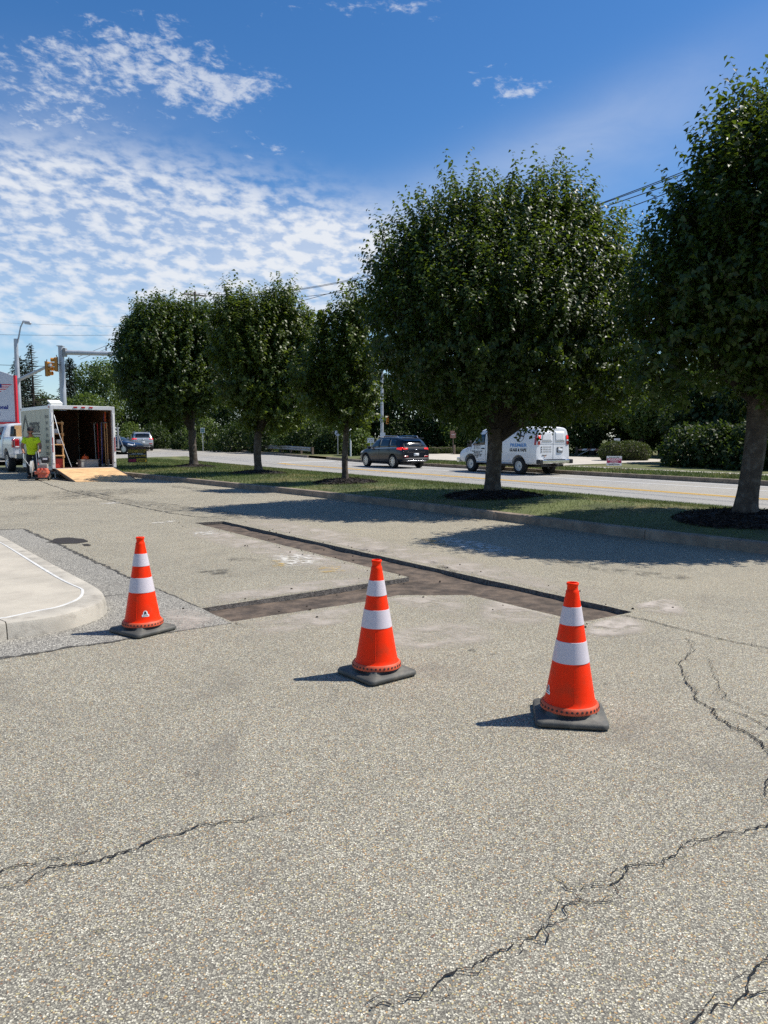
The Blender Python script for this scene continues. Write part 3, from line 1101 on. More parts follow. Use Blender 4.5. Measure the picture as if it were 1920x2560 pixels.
far_kerb = thing('far_kerb', 'low concrete kerb on the far side of the road', 'kerb', kind='structure')
t_ = -45.0
while t_ < 120:
    if not (46 < t_ < 51):
        kerb_stone([ST(S_ROAD1, t_ + k * .75, rise=False) for k in range(5)], 'kerb_old', far_kerb, w=.18, h=.17)
    t_ += 3.0
far_verge = st_grid('far_verge', S_ROAD1 + .17, 100, -60, 160, 3, 3, .165, 'grass_soil',
                    fz=lambda s_, t_: 0.0 if s_ < 26 else min((s_ - 26) * .006, .3))
fvz = lambda s_: .165 + (0.0 if s_ < 26 else min((s_ - 26) * .006, .3))
def strip(name, s0, s1, t0, t1, m, up=.012):
    return st_grid(name, s0, s1, t0, t1, 1.0, 2, 0.0, m, fz=lambda s_, t_: fvz(s_) + up)
strip('far_path', 28.0, 29.1, -50, 29, 'driveway', .016)
strip('driveway', 28.9, 40.0, 29, 50, 'driveway', .026)

# ------------------------------------------------------------------ pavement corner at the left
zc = lambda x, y: (x / 5.184, 1300 + y / 5.184)
HK = .125
top_out = [G(*zc(*p), HK) for p in ((-900, -215), (-300, 60), (0, 190), (420, 420), (800, 625), (1080, 770), (1240, 860), (1320, 925), (1343, 975), (1325, 1025), (1240, 1085),
                                     (1060, 1145), (850, 1205), (600, 1255), (180, 1310), (0, 1335), (-500, 1420), (-1200, 1560))]
top_in = [G(*zc(*p), HK) for p in ((-900, -130), (-300, 150), (0, 285), (350, 490), (700, 705), (900, 815), (1060, 885), (1088, 915), (1080, 970), (1040, 1015), (970, 1055), (760, 1130),
                                   (500, 1180), (120, 1262), (0, 1280), (-500, 1365), (-1200, 1490))]


def catmull(P, k=5):
    out = []
    for i in range(len(P) - 1):
        p0, p1, p2, p3 = P[max(i - 1, 0)], P[i], P[i + 1], P[min(i + 2, len(P) - 1)]
        for j in range(k):
            u = j / k
            out.append(.5 * ((2 * p1) + (p2 - p0) * u + (2 * p0 - 5 * p1 + 4 * p2 - p3) * u * u + (3 * p1 - p0 - 3 * p2 + p3) * u ** 3))
    return out + [P[-1]]


TO, TI = catmull(top_out), catmull(top_in)
pav = thing('pavement', 'pale concrete pavement corner with rounded kerb', 'pavement', kind='structure')
# kerb: outer face slightly battered, split at the visible joint
def arc_resample(P, n):
    L = [0.0]
    for i in range(1, len(P)):
        L.append(L[-1] + (P[i] - P[i - 1]).length)
    out = []
    for k in range(n):
        d = L[-1] * k / (n - 1)
        i = max(1, int(np.searchsorted(L, d)))
        i = min(i, len(P) - 1)
        f = (d - L[i - 1]) / max(L[i] - L[i - 1], 1e-9)
        out.append(P[i - 1].lerp(P[i], f))
    return out


NK = 121
TO2, TI2 = arc_resample(TO, NK), []
for p in TO2:                                     # inner edge: nearest point of the joint line
    TI2.append(min((a.lerp(b_, f) for a, b_ in zip(TI[:-1], TI[1:]) for f in (0, .25, .5, .75)), key=lambda q: (q - p).length))
joint = G(*zc(178, 1312), HK)
jk = min(range(NK), key=lambda i: (TO2[i] - joint).length)
far_j = [0, 22, 44, jk, NK - 1]
for a, c in zip(far_j[:-1], far_j[1:]):
    b = MB()
    V, Fc = [], []
    idx = list(range(a, c + 1))
    for q, i in enumerate(idx):
        d = (TO2[min(i + 1, NK - 1)] - TO2[max(i - 1, 0)]).normalized()
        nr = Vector((d.y, -d.x, 0))
        if nr.dot(TO2[i] - TI2[i]) < 0:
            nr = -nr
        sh = d * (.004 if q == 0 else (-.004 if q == len(idx) - 1 else 0))
        o_, i_ = TO2[i] + sh, TI2[i] + sh
        for p, z in ((o_ + nr * .03, -.05), (o_ + nr * .012, HK - .035), (o_, HK - .010), (o_ - nr * .018, HK), (i_, HK), (i_, -.05)):
            V.append((p.x, p.y, z))
    L = len(idx)
    for q in range(L - 1):
        for k in range(6):
            Fc.append((q * 6 + k, q * 6 + (k + 1) % 6, (q + 1) * 6 + (k + 1) % 6, (q + 1) * 6 + k))
    Fc += [tuple(range(5, -1, -1)), tuple((L - 1) * 6 + k for k in range(6))]
    b.add(V, Fc)
    b.obj('kerb_stone', 'kerb_conc', pav, smooth=True)
# slabs inside the joint
inn = [p.copy() for p in TI]
cenp = G(-300, 1450, HK)
inn = [p + (cenp - p).normalized() * .022 for p in inn]
jl, jr = G(*zc(-1400, 905), HK), G(*zc(690, 705), HK)
jd = (jr - jl).normalized()
jn = Vector((-jd.y, jd.x, 0))
ptsA = [p for p in inn if (p - jr).dot(jn) > .012]
ptsB = [p for p in inn if (p - jr).dot(jn) < -.012]
def slab(pts):
    pl = [(p.x, p.y) for p in pts]
    MB().prism(pl, -.05, HK - .002).obj('slab', 'concrete', pav, bevel=.006)
slab(ptsA + [jr + jn * .010, jl + jn * .010])
slab(ptsB + [jl - jn * .010, jr - jn * .010])
# sealant bead in the joint
b = MB()
V = []
for i, p in enumerate(TI):
    q = p + (cenp - p).normalized() * .027
    V += [(p.x, p.y, HK - .003), (q.x, q.y, HK - .003), (p.x, p.y, HK + .002), (q.x, q.y, HK + .002)]
L = len(TI)
Fc = []
for i in range(L - 1):
    a, c = 4 * i, 4 * i + 4
    Fc += [(a + 2, a + 3, c + 3, c + 2), (a, c, c + 2, a + 2), (a + 1, a + 3, c + 3, c + 1)]
b.add(V, Fc)
b.obj('joint_sealant', 'caulk', pav)

# ================================================================== TREES
def leaf_cloud(name, pos, dirv, nrm, L, W, m, parent, simple=False):
    n = len(pos)
    dirv = dirv / (np.linalg.norm(dirv, axis=1, keepdims=True) + 1e-9)
    rt = np.cross(dirv, nrm)
    rt /= (np.linalg.norm(rt, axis=1, keepdims=True) + 1e-9)
    up = np.cross(rt, dirv)
    L, W = L[:, None], W[:, None]
    base = pos
    tip = pos + dirv * L - up * L * .20
    lf = pos + dirv * L * .42 + rt * W * .5 + up * W * .16
    rr = pos + dirv * L * .42 - rt * W * .5 + up * W * .16
    if simple:
        V = np.stack([base, lf, tip, rr], 1).reshape(-1, 3)
        k, pat = 4, np.array([(0, 2, 1), (0, 3, 2)])
    else:
        mid = pos + dirv * L * .5 - up * L * .02
        V = np.stack([base, lf, tip, rr, mid], 1).reshape(-1, 3)
        k, pat = 5, np.array([(0, 4, 1), (1, 4, 2), (2, 4, 3), (3, 4, 0)])
    f = (np.arange(n)[:, None, None] * k + pat[None]).reshape(-1, 3)
    return np_mesh(name, V, f, m, parent)


def lobe_samples(lobes, n, r0, r1, rng, deep=.72):
    """points in the outer shell of a union of ellipsoids, with outward directions"""
    lb = np.array(lobes)
    area = (lb[:, 3] * lb[:, 4]) ** .8 * lb[:, 5] ** .8
    idx = rng.choice(len(lb), size=int(n * 2.4), p=area / area.sum())
    u = rng.normal(size=(len(idx), 3))
    u /= np.linalg.norm(u, axis=1, keepdims=True)
    r = rng.uniform(r0, r1, len(idx))[:, None]
    p = lb[idx, :3] + u * r * lb[idx, 3:6]
    ok = np.ones(len(p), bool)
    for j in range(len(lb)):
        q = np.linalg.norm((p - lb[j, :3]) / lb[j, 3:6], axis=1)
        ok &= ~((q < deep) & (idx != j))
    p, u, idx = p[ok], u[ok], idx[ok]
    out = u / lb[idx, 3:6]
    out /= np.linalg.norm(out, axis=1, keepdims=True)
    return p[:n], out[:n]


def fbm3(p, seed, sc):
    r_ = np.random.default_rng(seed)
    o = np.zeros(len(p))
    for k in range(3):
        for _ in range(6):
            d = r_.normal(size=3)
            d /= np.linalg.norm(d)
            o += np.sin(p @ d * sc * 2 ** k * r_.uniform(.7, 1.3) + r_.uniform(0, 6.28)) / 2 ** k / 3
    return o


def limbs_to(b, start, targets, r0, rg):
    for tg in targets:
        tg = Vector(tg)
        mid = start.lerp(tg, .5) + Vector((rg.uniform(-.15, .15), rg.uniform(-.15, .15), -.12 * (tg - start).length))
        P = [start, start.lerp(mid, .5) + Vector((0, 0, -.03)), mid, mid.lerp(tg, .55), tg]
        b.tube(P, [r0, r0 * .8, r0 * .58, r0 * .38, r0 * .12], 7)


def pear_tree(label, base, lobes, nleaf, tr, fork, seed, leafm='leaf', ll=.105, extra=(), lean=(0, 0), gap=-.75, shootlen=(.30, .62)):
    """lobes are relative to the base in x, y and absolute in z"""
    rng = np.random.default_rng(seed)
    rg = random.Random(seed)
    root = thing('pear_tree', label, 'tree', base, group='pear trees planted along the island')
    bz = base.z
    lb = [(l[0], l[1], l[2] - .085 * max(l[2] - 3.6, 0) - bz, l[3], l[4], l[5]) for l in lobes]
    # trunk
    fz = fork - bz
    P, Rr = [], []
    K = 9
    for i in range(K + 1):
        f = i / K
        P.append(Vector((lean[0] * f + .02 * math.sin(f * 5 + seed), lean[1] * f + .02 * math.cos(f * 4 + seed), -.08 + (fz + .08) * f)))
        Rr.append(tr * (1.0 + .38 * max(0, 1 - f * 4.5) ** 1.5 - .10 * f + .12 * max(0, f - .75)))
    b = MB().tube(P, Rr, 16)
    b.v = [(x * (1 + .05 * math.sin(9 * math.atan2(y, x) + z * 3)), y * (1 + .05 * math.sin(9 * math.atan2(y, x) + z * 3)), z) for x, y, z in b.v]
    b.obj('trunk', 'bark', root, smooth=True, sharp=80)
    top = P[-1]
    lm = MB()
    limbs_to(lm, top - Vector((0, 0, .06)), [(l[0] * .8, l[1] * .8, l[2] + l[5] * .25) for l in lb], tr * .62, rg)
    for e in extra:
        lm.tube([top - Vector((0, 0, .25))] + [Vector(q) for q in e], [tr * .7] + [tr * (.62 - .16 * i) for i in range(len(e))], 8)
    lm.obj('limbs', 'bark_dark', root, smooth=True, sharp=80)
    # shoots with leaves on the outer shell
    per = 15
    ns = int(nleaf * .74 / per)
    sp_, so = lobe_samples(lb, ns, .70, 1.0, rng)
    dn = fbm3(sp_, seed, 2.1)
    k = dn > gap
    sp_, so = sp_[k], so[k]
    ns = len(sp_)
    up = np.array([0, 0, 1.0])
    sd = so * .55 + up * .75 + rng.normal(size=(ns, 3)) * .22
    low = so[:, 2] < -.3
    sd[low] = so[low] * .8 + up * .10 + rng.normal(size=(low.sum(), 3)) * .25
    sd /= np.linalg.norm(sd, axis=1, keepdims=True)
    sl = rng.uniform(*shootlen, ns) * (1 + .45 * (so[:, 2] > .55))
    kk = (np.arange(per) + .4) / per
    pos = (sp_[:, None] + sd[:, None] * (sl[:, None] * kk[None])[..., None]).reshape(-1, 3)
    sdr = np.repeat(sd, per, 0)
    m_ = len(pos)
    az = np.tile(np.arange(per) * 2.4, ns) + np.repeat(rng.uniform(0, 6.28, ns), per) + rng.normal(size=m_) * .35
    a1 = np.cross(sdr, np.array([.31, .95, .1]))
    a1 /= np.linalg.norm(a1, axis=1, keepdims=True)
    a2 = np.cross(sdr, a1)
    rad = a1 * np.cos(az)[:, None] + a2 * np.sin(az)[:, None]
    ld = rad * .9 + sdr * rng.uniform(.0, .5, m_)[:, None] - up * rng.uniform(.1, .75, m_)[:, None]
    ln = sdr * .7 + up * .5 + rad * .25 + rng.normal(size=(m_, 3)) * .38
    Ls = ll * rng.uniform(.65, 1.2, m_)
    # inner leaves
    ni = int(nleaf * .26)
    ip, io = lobe_samples(lb, ni, .30, .80, rng, deep=.2)
    idr = rng.normal(size=(len(ip), 3)) * .8 - up * .4
    inn_ = rng.normal(size=(len(ip), 3)) * .6 + up
    iL = ll * rng.uniform(1.0, 1.7, len(ip))
    leaf_cloud('crown', np.concatenate([pos, ip]), np.concatenate([ld, idr]), np.concatenate([ln, inn_]), np.concatenate([Ls, iL]),
               np.concatenate([Ls * rng.uniform(.58, .74, m_), iL * .7]), leafm, root)
    # twigs of the shoots
    tw = rng.choice(ns, min(ns, 1500), replace=False)
    A = sp_[tw] - sd[tw] * .1
    Bp = sp_[tw] + sd[tw] * sl[tw][:, None]
    q1 = np.cross(sd[tw], [.3, .9, .2])
    q1 /= np.linalg.norm(q1, axis=1, keepdims=True)
    q2 = np.cross(sd[tw], q1)
    V = np.stack([A + q1 * .006, A - q1 * .003 + q2 * .005, A - q1 * .003 - q2 * .005, Bp], 1).reshape(-1, 3)
    f = (np.arange(len(tw))[:, None, None] * 4 + np.array([(0, 1, 3), (1, 2, 3), (2, 0, 3)])[None]).reshape(-1, 3)
    np_mesh('twigs', V, f, 'bark_dark', root)
    return root


MULCH = []


def mulch_bed(label, c, r, h, nchip, seed):
    rg = random.Random(seed)
    root = thing('mulch_bed', label, 'mulch bed', (c.x, c.y, 0), group='mulch rings round the pear trees')
    V, Fc = [], []
    nr_, na = 12, 40
    for i in range(nr_ + 1):
        f = i / nr_
        for k in range(na):
            a = 2 * math.pi * k / na
            rr = r * f * (1 + .07 * math.sin(3 * a + seed) + .04 * math.sin(7 * a))
            x, y = rr * math.cos(a), rr * math.sin(a)
            z = island_z(c.x + x, c.y + y) + h * (1 - f ** 1.6) - (.02 if i == nr_ else -.012) + rg.uniform(-.010, .010)
            V.append((x, y, z))
    for i in range(nr_):
        for k in range(na):
            Fc.append((i * na + k, (i + 1) * na + k, (i + 1) * na + (k + 1) % na, i * na + (k + 1) % na))
    b = MB()
    b.add(V, Fc)
    b.obj('mound', 'mulch', root, smooth=True, fix=False)
    rng = np.random.default_rng(seed)
    q = np.sqrt(rng.uniform(0, 1, nchip)) * r * 1.03
    a = rng.uniform(0, 6.28, nchip)
    x, y = q * np.cos(a), q * np.sin(a)
    z = np.array([island_z(c.x + i, c.y + j) + h * (1 - min(k / r, 1) ** 1.6) + .014 for i, j, k in zip(x, y, q)])
    d = rng.normal(size=(nchip, 3)) * (1, 1, .35)
    nn = rng.normal(size=(nchip, 3)) * .6 + (0, 0, 1)
    ch = leaf_cloud('wood_chips', np.stack([x, y, z], 1), d, nn, rng.uniform(.03, .09, nchip), rng.uniform(.012, .03, nchip), 'mulch_chip', root, simple=True)
    tag(ch, kind='stuff')
    MULCH.append((c.x, c.y, r))


T5 = Vector((5.35, 11.3, .0))
T4 = Vector((2.28, 16.0, .0))
T3 = Vector((-1.05, 21.0, .0))
T2 = Vector((-4.25, 26.0, .0))
T1 = Vector((-7.8, 31.5, .0))
for T, r_, lab, nm in ((T5, .98, 'dark mulch ring round the nearest pear tree at the right edge', 6000), (T4, .98, 'dark mulch ring round the big broad pear tree', 5000),
                       (T3, .86, 'brown mulch ring round the slim small pear tree', 3000), (T2, .95, 'brown mulch ring round the second pear tree from the trailer', 3000),
                       (T1, .95, 'dark mulch ring round the pear tree nearest the trailer', 2500)):
    hh = .10
    mulch_bed(lab, T, r_, hh, nm, int(T.y * 10))
    T.z = island_z(T.x, T.y) + hh - .02

pear_tree('tall pear tree cut off by the right edge of the photo', T5,
          [(.70, 0, 3.7, 1.95, 2.0, 1.70), (.85, 0, 4.9, 1.55, 1.6, 1.4), (-.35, -.2, 4.2, .85, 1.0, 1.25), (-1.10, 0, 3.1, .75, .9, 1.0), (-.9, -.1, 3.9, .6, .8, .8), (1.6, 0, 5.1, 1.2, 1.3, 1.5),
           (-.55, 0, 5.35, .28, .3, .62), (.0, 0, 5.8, .34, .35, .62), (.28, 0, 5.95, .34, .4, .6), (.75, 0, 6.2, .5, .5, .7), (-.80, 0, 4.4, .30, .4, .7), (1.3, 0, 6.3, .55, .55, .8)],
          88000, .155, 2.0, 5, 'leaf', .102, lean=(.10, 0))
pear_tree('largest broad pear tree in front of the white van', T4,
          [(.20, 0, 3.55, 2.62, 2.40, 1.82), (-.60, 0, 4.75, 1.20, 1.3, 1.40), (.75, .1, 4.9, 1.30, 1.4, 1.40), (1.70, -.1, 4.35, .95, 1.25, 1.4), (-1.6, 0, 3.95, .95, 1.2, 1.25),
           (-.73, 0, 6.0, .36, .4, .72), (-.38, .1, 5.7, .3, .35, .6), (.05, 0, 5.75, .34, .4, .62), (.62, 0, 6.1, .42, .4, .68), (1.02, .1, 6.15, .34, .4, .62), (1.44, 0, 6.05, .42, .4, .68),
           (-1.65, 0, 5.45, .34, .4, .70), (-1.25, 0, 5.5, .3, .3, .6), (2.0, 0, 5.75, .36, .4, .66), (2.62, 0, 4.7, .34, .5, .8), (-2.2, 0, 4.75, .36, .5, .8), (2.2, 0, 3.0, .9, 1.0, .95)],
          105000, .165, 1.6, 4, 'leaf', .097, extra=[[(.45, 0, 1.35), (.95, 0, 1.75), (1.6, -.1, 2.3)]])
pear_tree('slim small pear tree beside the dark car', T3,
          [(.22, 0, 3.5, .62, .7, 1.35), (.25, 0, 4.5, .42, .5, .75), (-.42, 0, 3.2, .48, .5, .75), (-.62, 0, 4.35, .18, .2, .70), (.10, 0, 2.3, .62, .62, .55), (-1.0, 0, 2.75, .45, .5, .5), (.45, 0, 4.9, .22, .22, .5)],
          15000, .085, 1.75, 3, 'leaf_b', .118, gap=-.45)
pear_tree('forked pear tree with two leafy tops, second from the trailer', T2,
          [(.05, 0, 3.9, 1.45, 1.4, 1.7), (-.75, 0, 5.0, .70, .7, 1.2), (.95, 0, 5.05, .75, .8, 1.2), (.25, 0, 4.9, .8, .8, 1.05), (1.45, 0, 4.2, .75, .8, 1.0), (.45, 0, 2.5, 1.15, 1.1, .65),
           (-.8, 0, 5.95, .26, .3, .5), (.9, 0, 5.9, .28, .3, .55), (.35, 0, 5.75, .24, .25, .45)],
          46000, .13, 1.55, 2, 'leaf_b', .125, extra=[[(.15, 0, 1.55), (.1, 0, 2.2)]])
pear_tree('dense round pear tree nearest the trailer', T1,
          [(-.90, 0, 4.25, 2.0, 1.9, 2.05), (-1.2, 0, 5.6, 1.25, 1.2, 1.25), (.30, 0, 5.4, 1.0, 1.0, 1.35), (-2.1, 0, 4.5, .85, 1.0, 1.35), (.5, 0, 3.7, .9, .9, 1.2),
           (-.95, 0, 6.55, .4, .4, .6), (-2.0, 0, 5.75, .4, .4, .6), (.2, 0, 6.4, .36, .4, .55)],
          56000, .165, 1.7, 1, 'leaf', .135)


# ------------------------------------------------------------------ background wood
def lobe_tree(name, label, p, h, w, m, seed, nleaf=6500, ll=.26, cat='tree', group=None, low=.22, trunk=True, kind=None):
    rng = np.random.default_rng(seed)
    rg = random.Random(seed)
    root = thing(name, label, cat, p, group=group, kind=kind)
    lb = []
    for i in range(9):
        a = rg.uniform(0, 6.28)
        f = rg.uniform(.0, .62)
        z = rg.uniform(low + .12, .86) * h
        rr = w * .5 * rg.uniform(.36, .60) * (1 - .45 * max(0, z / h - .55) / .45)
        lb.append((w * .5 * f * math.cos(a), w * .5 * f * math.sin(a), z, rr, rr, rr * rg.uniform(.75, 1.15)))
    lb.append((0, 0, h * .80, w * .22, w * .22, h * .20))
    lb.append((0, 0, h * (.5 + low * .4), w * .36, w * .36, h * .34))
    pos, out = lobe_samples(lb, nleaf, .55, 1.05, rng, deep=.5)
    n_ = len(pos)
    ld = out * .6 + rng.normal(size=(n_, 3)) * .6 - np.array([0, 0, .35])
    ln = out * .7 + rng.normal(size=(n_, 3)) * .45 + np.array([0, 0, .6])
    L = ll * rng.uniform(.6, 1.3, n_)
    pos[:, 2] = np.maximum(pos[:, 2], .05)
    leaf_cloud('crown', pos, ld, ln, L, L * rng.uniform(.6, .8, n_), m, root, simple=True)
    if trunk:
        b = MB().tube([(0, 0, -.2), (.05, 0, h * .3), (0, .05, h * .75)], [w * .035 + .05, w * .028 + .03, .03], 8)
        limbs_to(b, Vector((.04, .02, h * .3)), [(l[0], l[1], l[2]) for l in lb[:6]], w * .02 + .02, rg)
        b.obj('trunk', 'bark_dark', root, smooth=True, sharp=80)
    else:
        b = MB()
        for i in range(5):
            a = i * 1.3
            b.tube([(0, 0, -.1), (w * .15 * math.cos(a), w * .15 * math.sin(a), h * .3), (w * .3 * math.cos(a), w * .3 * math.sin(a), h * .6)], [.03, .02, .008], 5)
        b.obj('stems', 'bark_dark', root)
    return root


def spruce(label, p, h, w, seed, bare=0.0, nl=6500, ll=.34):
    rng = np.random.default_rng(seed)
    root = thing('spruce_tree', label, 'tree', p)
    b = MB().tube([(0, 0, -.2), (0, 0, h * .5), (0, 0, h)], [w * .05, w * .032, .02], 8)
    pos, ld, ln = [], [], []
    nb = 150
    for i in range(nb):
        f = .06 + .92 * i / nb
        a = i * 2.4 + rng.uniform(-.3, .3)
        z = f * h
        L = w * .5 * (1 - f) ** .8 * rng.uniform(.7, 1.1) + .12
        d = np.array([math.cos(a), math.sin(a), -.18 + .35 * f])
        tip = np.array([0, 0, z]) + d * L
        b.tube([(0, 0, z), tuple(np.array([0, 0, z]) + d * L * .6 - np.array([0, 0, .06 * L])), tuple(tip)], [.05, .034, .016], 4)
        if bare and math.cos(a - .2) > -bare:
            continue
        k = int(nl / nb * (L / (w * .38)) + 4)
        q = rng.uniform(.12, 1.03, k)
        pp = np.array([0, 0, z]) + d[None] * (L * q)[:, None]
        s = rng.normal(size=(k, 3))
        pos.append(pp + s * .05 * L)
        ld.append(d[None] * .7 + s * .55 - np.array([0, 0, .35]))
        ln.append(np.array([0, 0, 1.0])[None] + rng.normal(size=(k, 3)) * .4)
    b.obj('trunk', 'bark_dark', root, smooth=True, sharp=80)
    pos, ld, ln = np.concatenate(pos), np.concatenate(ld), np.concatenate(ln)
    L = ll * rng.uniform(.6, 1.3, len(pos))
    leaf_cloud('crown', pos, ld, ln, L, L * .34, 'needle', root, simple=True)
    return root


def gpt(px, d):
    x = (px - CX) / F * d
    return Vector((x, d, 0))


def gnd(p):
    s_ = p.dot(N)
    if s_ > S_ROAD1:
        return Vector((p.x, p.y, zf(p.x, p.y) + fvz(s_) - .05))
    return Vector((p.x, p.y, min(zf(p.x, p.y), 0) - .24))


spruce('dense living spruce at far left behind the street lamp pole', gnd(gpt(60, 84)), 10.3, 5.2, 31)
spruce('half dead grey spruce left of the traffic signal pole', gnd(gpt(92, 80)), 11.2, 4.6, 32, bare=.55, nl=3600)
spruce('dark spruce just right of the traffic signal pole', gnd(gpt(184, 82)), 10.0, 5.0, 33)
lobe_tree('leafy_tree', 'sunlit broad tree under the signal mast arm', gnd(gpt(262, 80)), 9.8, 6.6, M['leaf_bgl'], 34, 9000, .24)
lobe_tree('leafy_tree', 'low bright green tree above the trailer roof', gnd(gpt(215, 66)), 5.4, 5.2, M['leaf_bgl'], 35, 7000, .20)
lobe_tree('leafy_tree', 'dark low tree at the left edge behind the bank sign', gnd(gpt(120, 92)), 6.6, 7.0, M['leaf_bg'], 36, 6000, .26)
wood = [(330, 86, 8.4, 8), (420, 84, 7.5, 8), (520, 80, 7.8, 8), (610, 76, 7.2, 8), (690, 72, 7.2, 7.5), (770, 70, 7.4, 7), (850, 68, 7.0, 7), (930, 68, 7.0, 6.5),
        (1010, 68, 6.6, 6.5), (1100, 68, 6.6, 7), (1190, 66, 6.4, 7), (1290, 64, 6.6, 7), (1390, 62, 6.4, 6.5), (1480, 58, 6.2, 6.5), (1570, 62, 7.0, 6), (1650, 57, 6.6, 6),
        (1730, 53, 6.8, 6), (1820, 50, 6.4, 6), (1915, 47, 6.4, 6), (1600, 60, 7.4, 6), (1760, 54, 7.0, 6.5), (1900, 50, 7.2, 6.5), (1765, 42, 5.2, 4.8), (1860, 39.5, 5.2, 4.8), (1970, 37, 5.2, 4.8)]
for i, (px_, d_, h_, w_) in enumerate(wood):
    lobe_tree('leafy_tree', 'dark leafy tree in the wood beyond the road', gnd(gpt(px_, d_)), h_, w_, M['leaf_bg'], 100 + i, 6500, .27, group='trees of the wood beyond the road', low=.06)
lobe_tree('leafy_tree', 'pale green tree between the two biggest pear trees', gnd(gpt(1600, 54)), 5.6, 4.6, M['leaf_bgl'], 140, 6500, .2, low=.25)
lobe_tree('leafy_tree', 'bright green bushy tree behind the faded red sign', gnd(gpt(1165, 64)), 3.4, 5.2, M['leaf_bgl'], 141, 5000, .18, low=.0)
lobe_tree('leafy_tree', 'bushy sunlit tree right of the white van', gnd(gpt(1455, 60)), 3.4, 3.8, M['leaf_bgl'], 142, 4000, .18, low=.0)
# shrubs along the guard rail and beside the junction
SHR = [(330, 79, 3.2, 4), (400, 76, 2.9, 4), (455, 74, 2.4, 3.5), (520, 71, 3.4, 4.5), (590, 68, 3.0, 4.5), (655, 65, 3.3, 4), (720, 63, 2.8, 4), (780, 61.5, 3.2, 4), (830, 60, 2.2, 3), (895, 57, 2.0, 3),
       (1000, 66, 2.8, 4), (1080, 67, 2.6, 4), (1260, 66, 2.8, 4.5), (1340, 65, 2.4, 4), (1715, 38.5, 2.2, 3.6), (1795, 36.5, 2.1, 3.4), (1875, 35, 2.1, 3.2), (1955, 34, 2.2, 3.2)]
for i, (px_, d_, h_, w_) in enumerate(SHR):
    lobe_tree('shrub', 'wild shrub at the foot of the wood', gnd(gpt(px_, d_)), h_, w_, M['leaf_bg'] if i % 3 or i > 12 else M['leaf_bgl'], 200 + i, 3600, .19, cat='shrub',
              group='wild shrubs at the foot of the wood', low=-.1, trunk=False)


def clipped_hedge(label, px_, d_, w, dpt, h, seed, n_=5200, ll=.07):
    rng = np.random.default_rng(seed)
    p = gnd(gpt(px_, d_)) + Vector((0, 0, .05))
    root = thing('hedge', label, 'hedge', p, group='clipped hedges by the driveway')
    lb = [(-w * .22, 0, h * .42, w * .30, dpt * .5, h * .56), (w * .10, .05, h * .45, w * .34, dpt * .5, h * .55), (w * .28, 0, h * .40, w * .24, dpt * .45, h * .52)]
    pos, out = lobe_samples(lb, n_, .80, 1.0, rng, deep=.8)
    pos[:, 2] = np.maximum(pos[:, 2], .02)
    k = len(pos)
    L = ll * rng.uniform(.7, 1.3, k)
    leaf_cloud('foliage', pos, out * .8 + rng.normal(size=(k, 3)) * .5, out + rng.normal(size=(k, 3)) * .5, L, L * .7, 'hedge', root, simple=True)
    core = MB()
    for l in lb:
        core.lathe([(0.01, -.02), (l[3] * .75, .04), (l[3] * .8, l[2]), (l[3] * .5, l[2] + l[5] * .6), (.01, l[2] + l[5] * .78)], 14, c=(l[0], l[1], 0))
    core.v = [(x, y * dpt / w * 1.3, z) for x, y, z in core.v]
    core.obj('branches', 'bark_dark', root, smooth=True)
    return root


clipped_hedge('large rounded hedge behind the mosquito sign', 1560, 46.5, 3.0, 1.9, 1.22, 301, 9000, .075)
clipped_hedge('small rounded hedge right behind the dark car', 1083, 60, .85, .8, .55, 302, 2000, .06)
clipped_hedge('low long hedge left of the wooden post', 1112, 60.5, 1.3, .8, .56, 303, 3000, .06)
clipped_hedge('low hedge between the wooden post and the white van', 1150, 59.5, 1.1, .8, .55, 304, 2500, .06)

# ------------------------------------------------------------------ grass blades
def grass(name, label, sampler, zfun, n_, hgt, wid, seed, m='grass'):
    rng = np.random.default_rng(seed)
    s_, t_ = sampler(rng, n_)
    x = N.x * s_ + U.x * t_
    y = N.y * s_ + U.y * t_
    ok = np.ones(len(x), bool)
    for cx_, cy_, r_ in MULCH:
        ok &= (x - cx_) ** 2 + (y - cy_) ** 2 > (r_ * .97) ** 2
    ok &= y > 4
    x, y = x[ok], y[ok]
    z = np.array([zfun(a, c) for a, c in zip(x, y)]) - .004
    k = len(x)
    d = np.hypot(x, y)
    h = hgt * rng.uniform(.5, 1.3, k) * np.clip(d / 16, .75, 1.5)
    w = wid * np.clip(d / 14, .7, 2.4)
    a = rng.uniform(0, 6.28, k)
    ln_ = rng.normal(size=(k, 2)) * .5
    base = np.stack([x, y, z], 1)
    sd = np.stack([np.cos(a), np.sin(a), np.zeros(k)], 1) * w[:, None]
    tip = base + np.stack([ln_[:, 0] * h, ln_[:, 1] * h, h], 1)
    V = np.stack([base - sd, base + sd, tip], 1).reshape(-1, 3)
    o = np_mesh(name, V, np.arange(3 * k).reshape(-1, 3), m)
    return tag(o, label, 'grass', kind='stuff')


def isl_samp(rng, n_):
    t_ = -6 + 50 * rng.uniform(0, 1, n_) ** 1.15
    s0 = np.interp(t_, _kt, _ks) + .18
    return s0 + (S_ROAD0 - .05 - s0) * rng.uniform(0, 1, n_), t_


grass('grass', 'short green and straw coloured grass on the island', isl_samp, island_z, 150000, .045, .0042, 401)
grass('grass', 'uneven weedy grass along the far side of the road', lambda r_, n_: (S_ROAD1 + .2 + 2.6 * r_.uniform(0, 1, n_), -4 + 48 * r_.uniform(0, 1, n_)),
      lambda x, y: zf(x, y) + fvz(x * N.x + y * N.y), 45000, .075, .0055, 402)

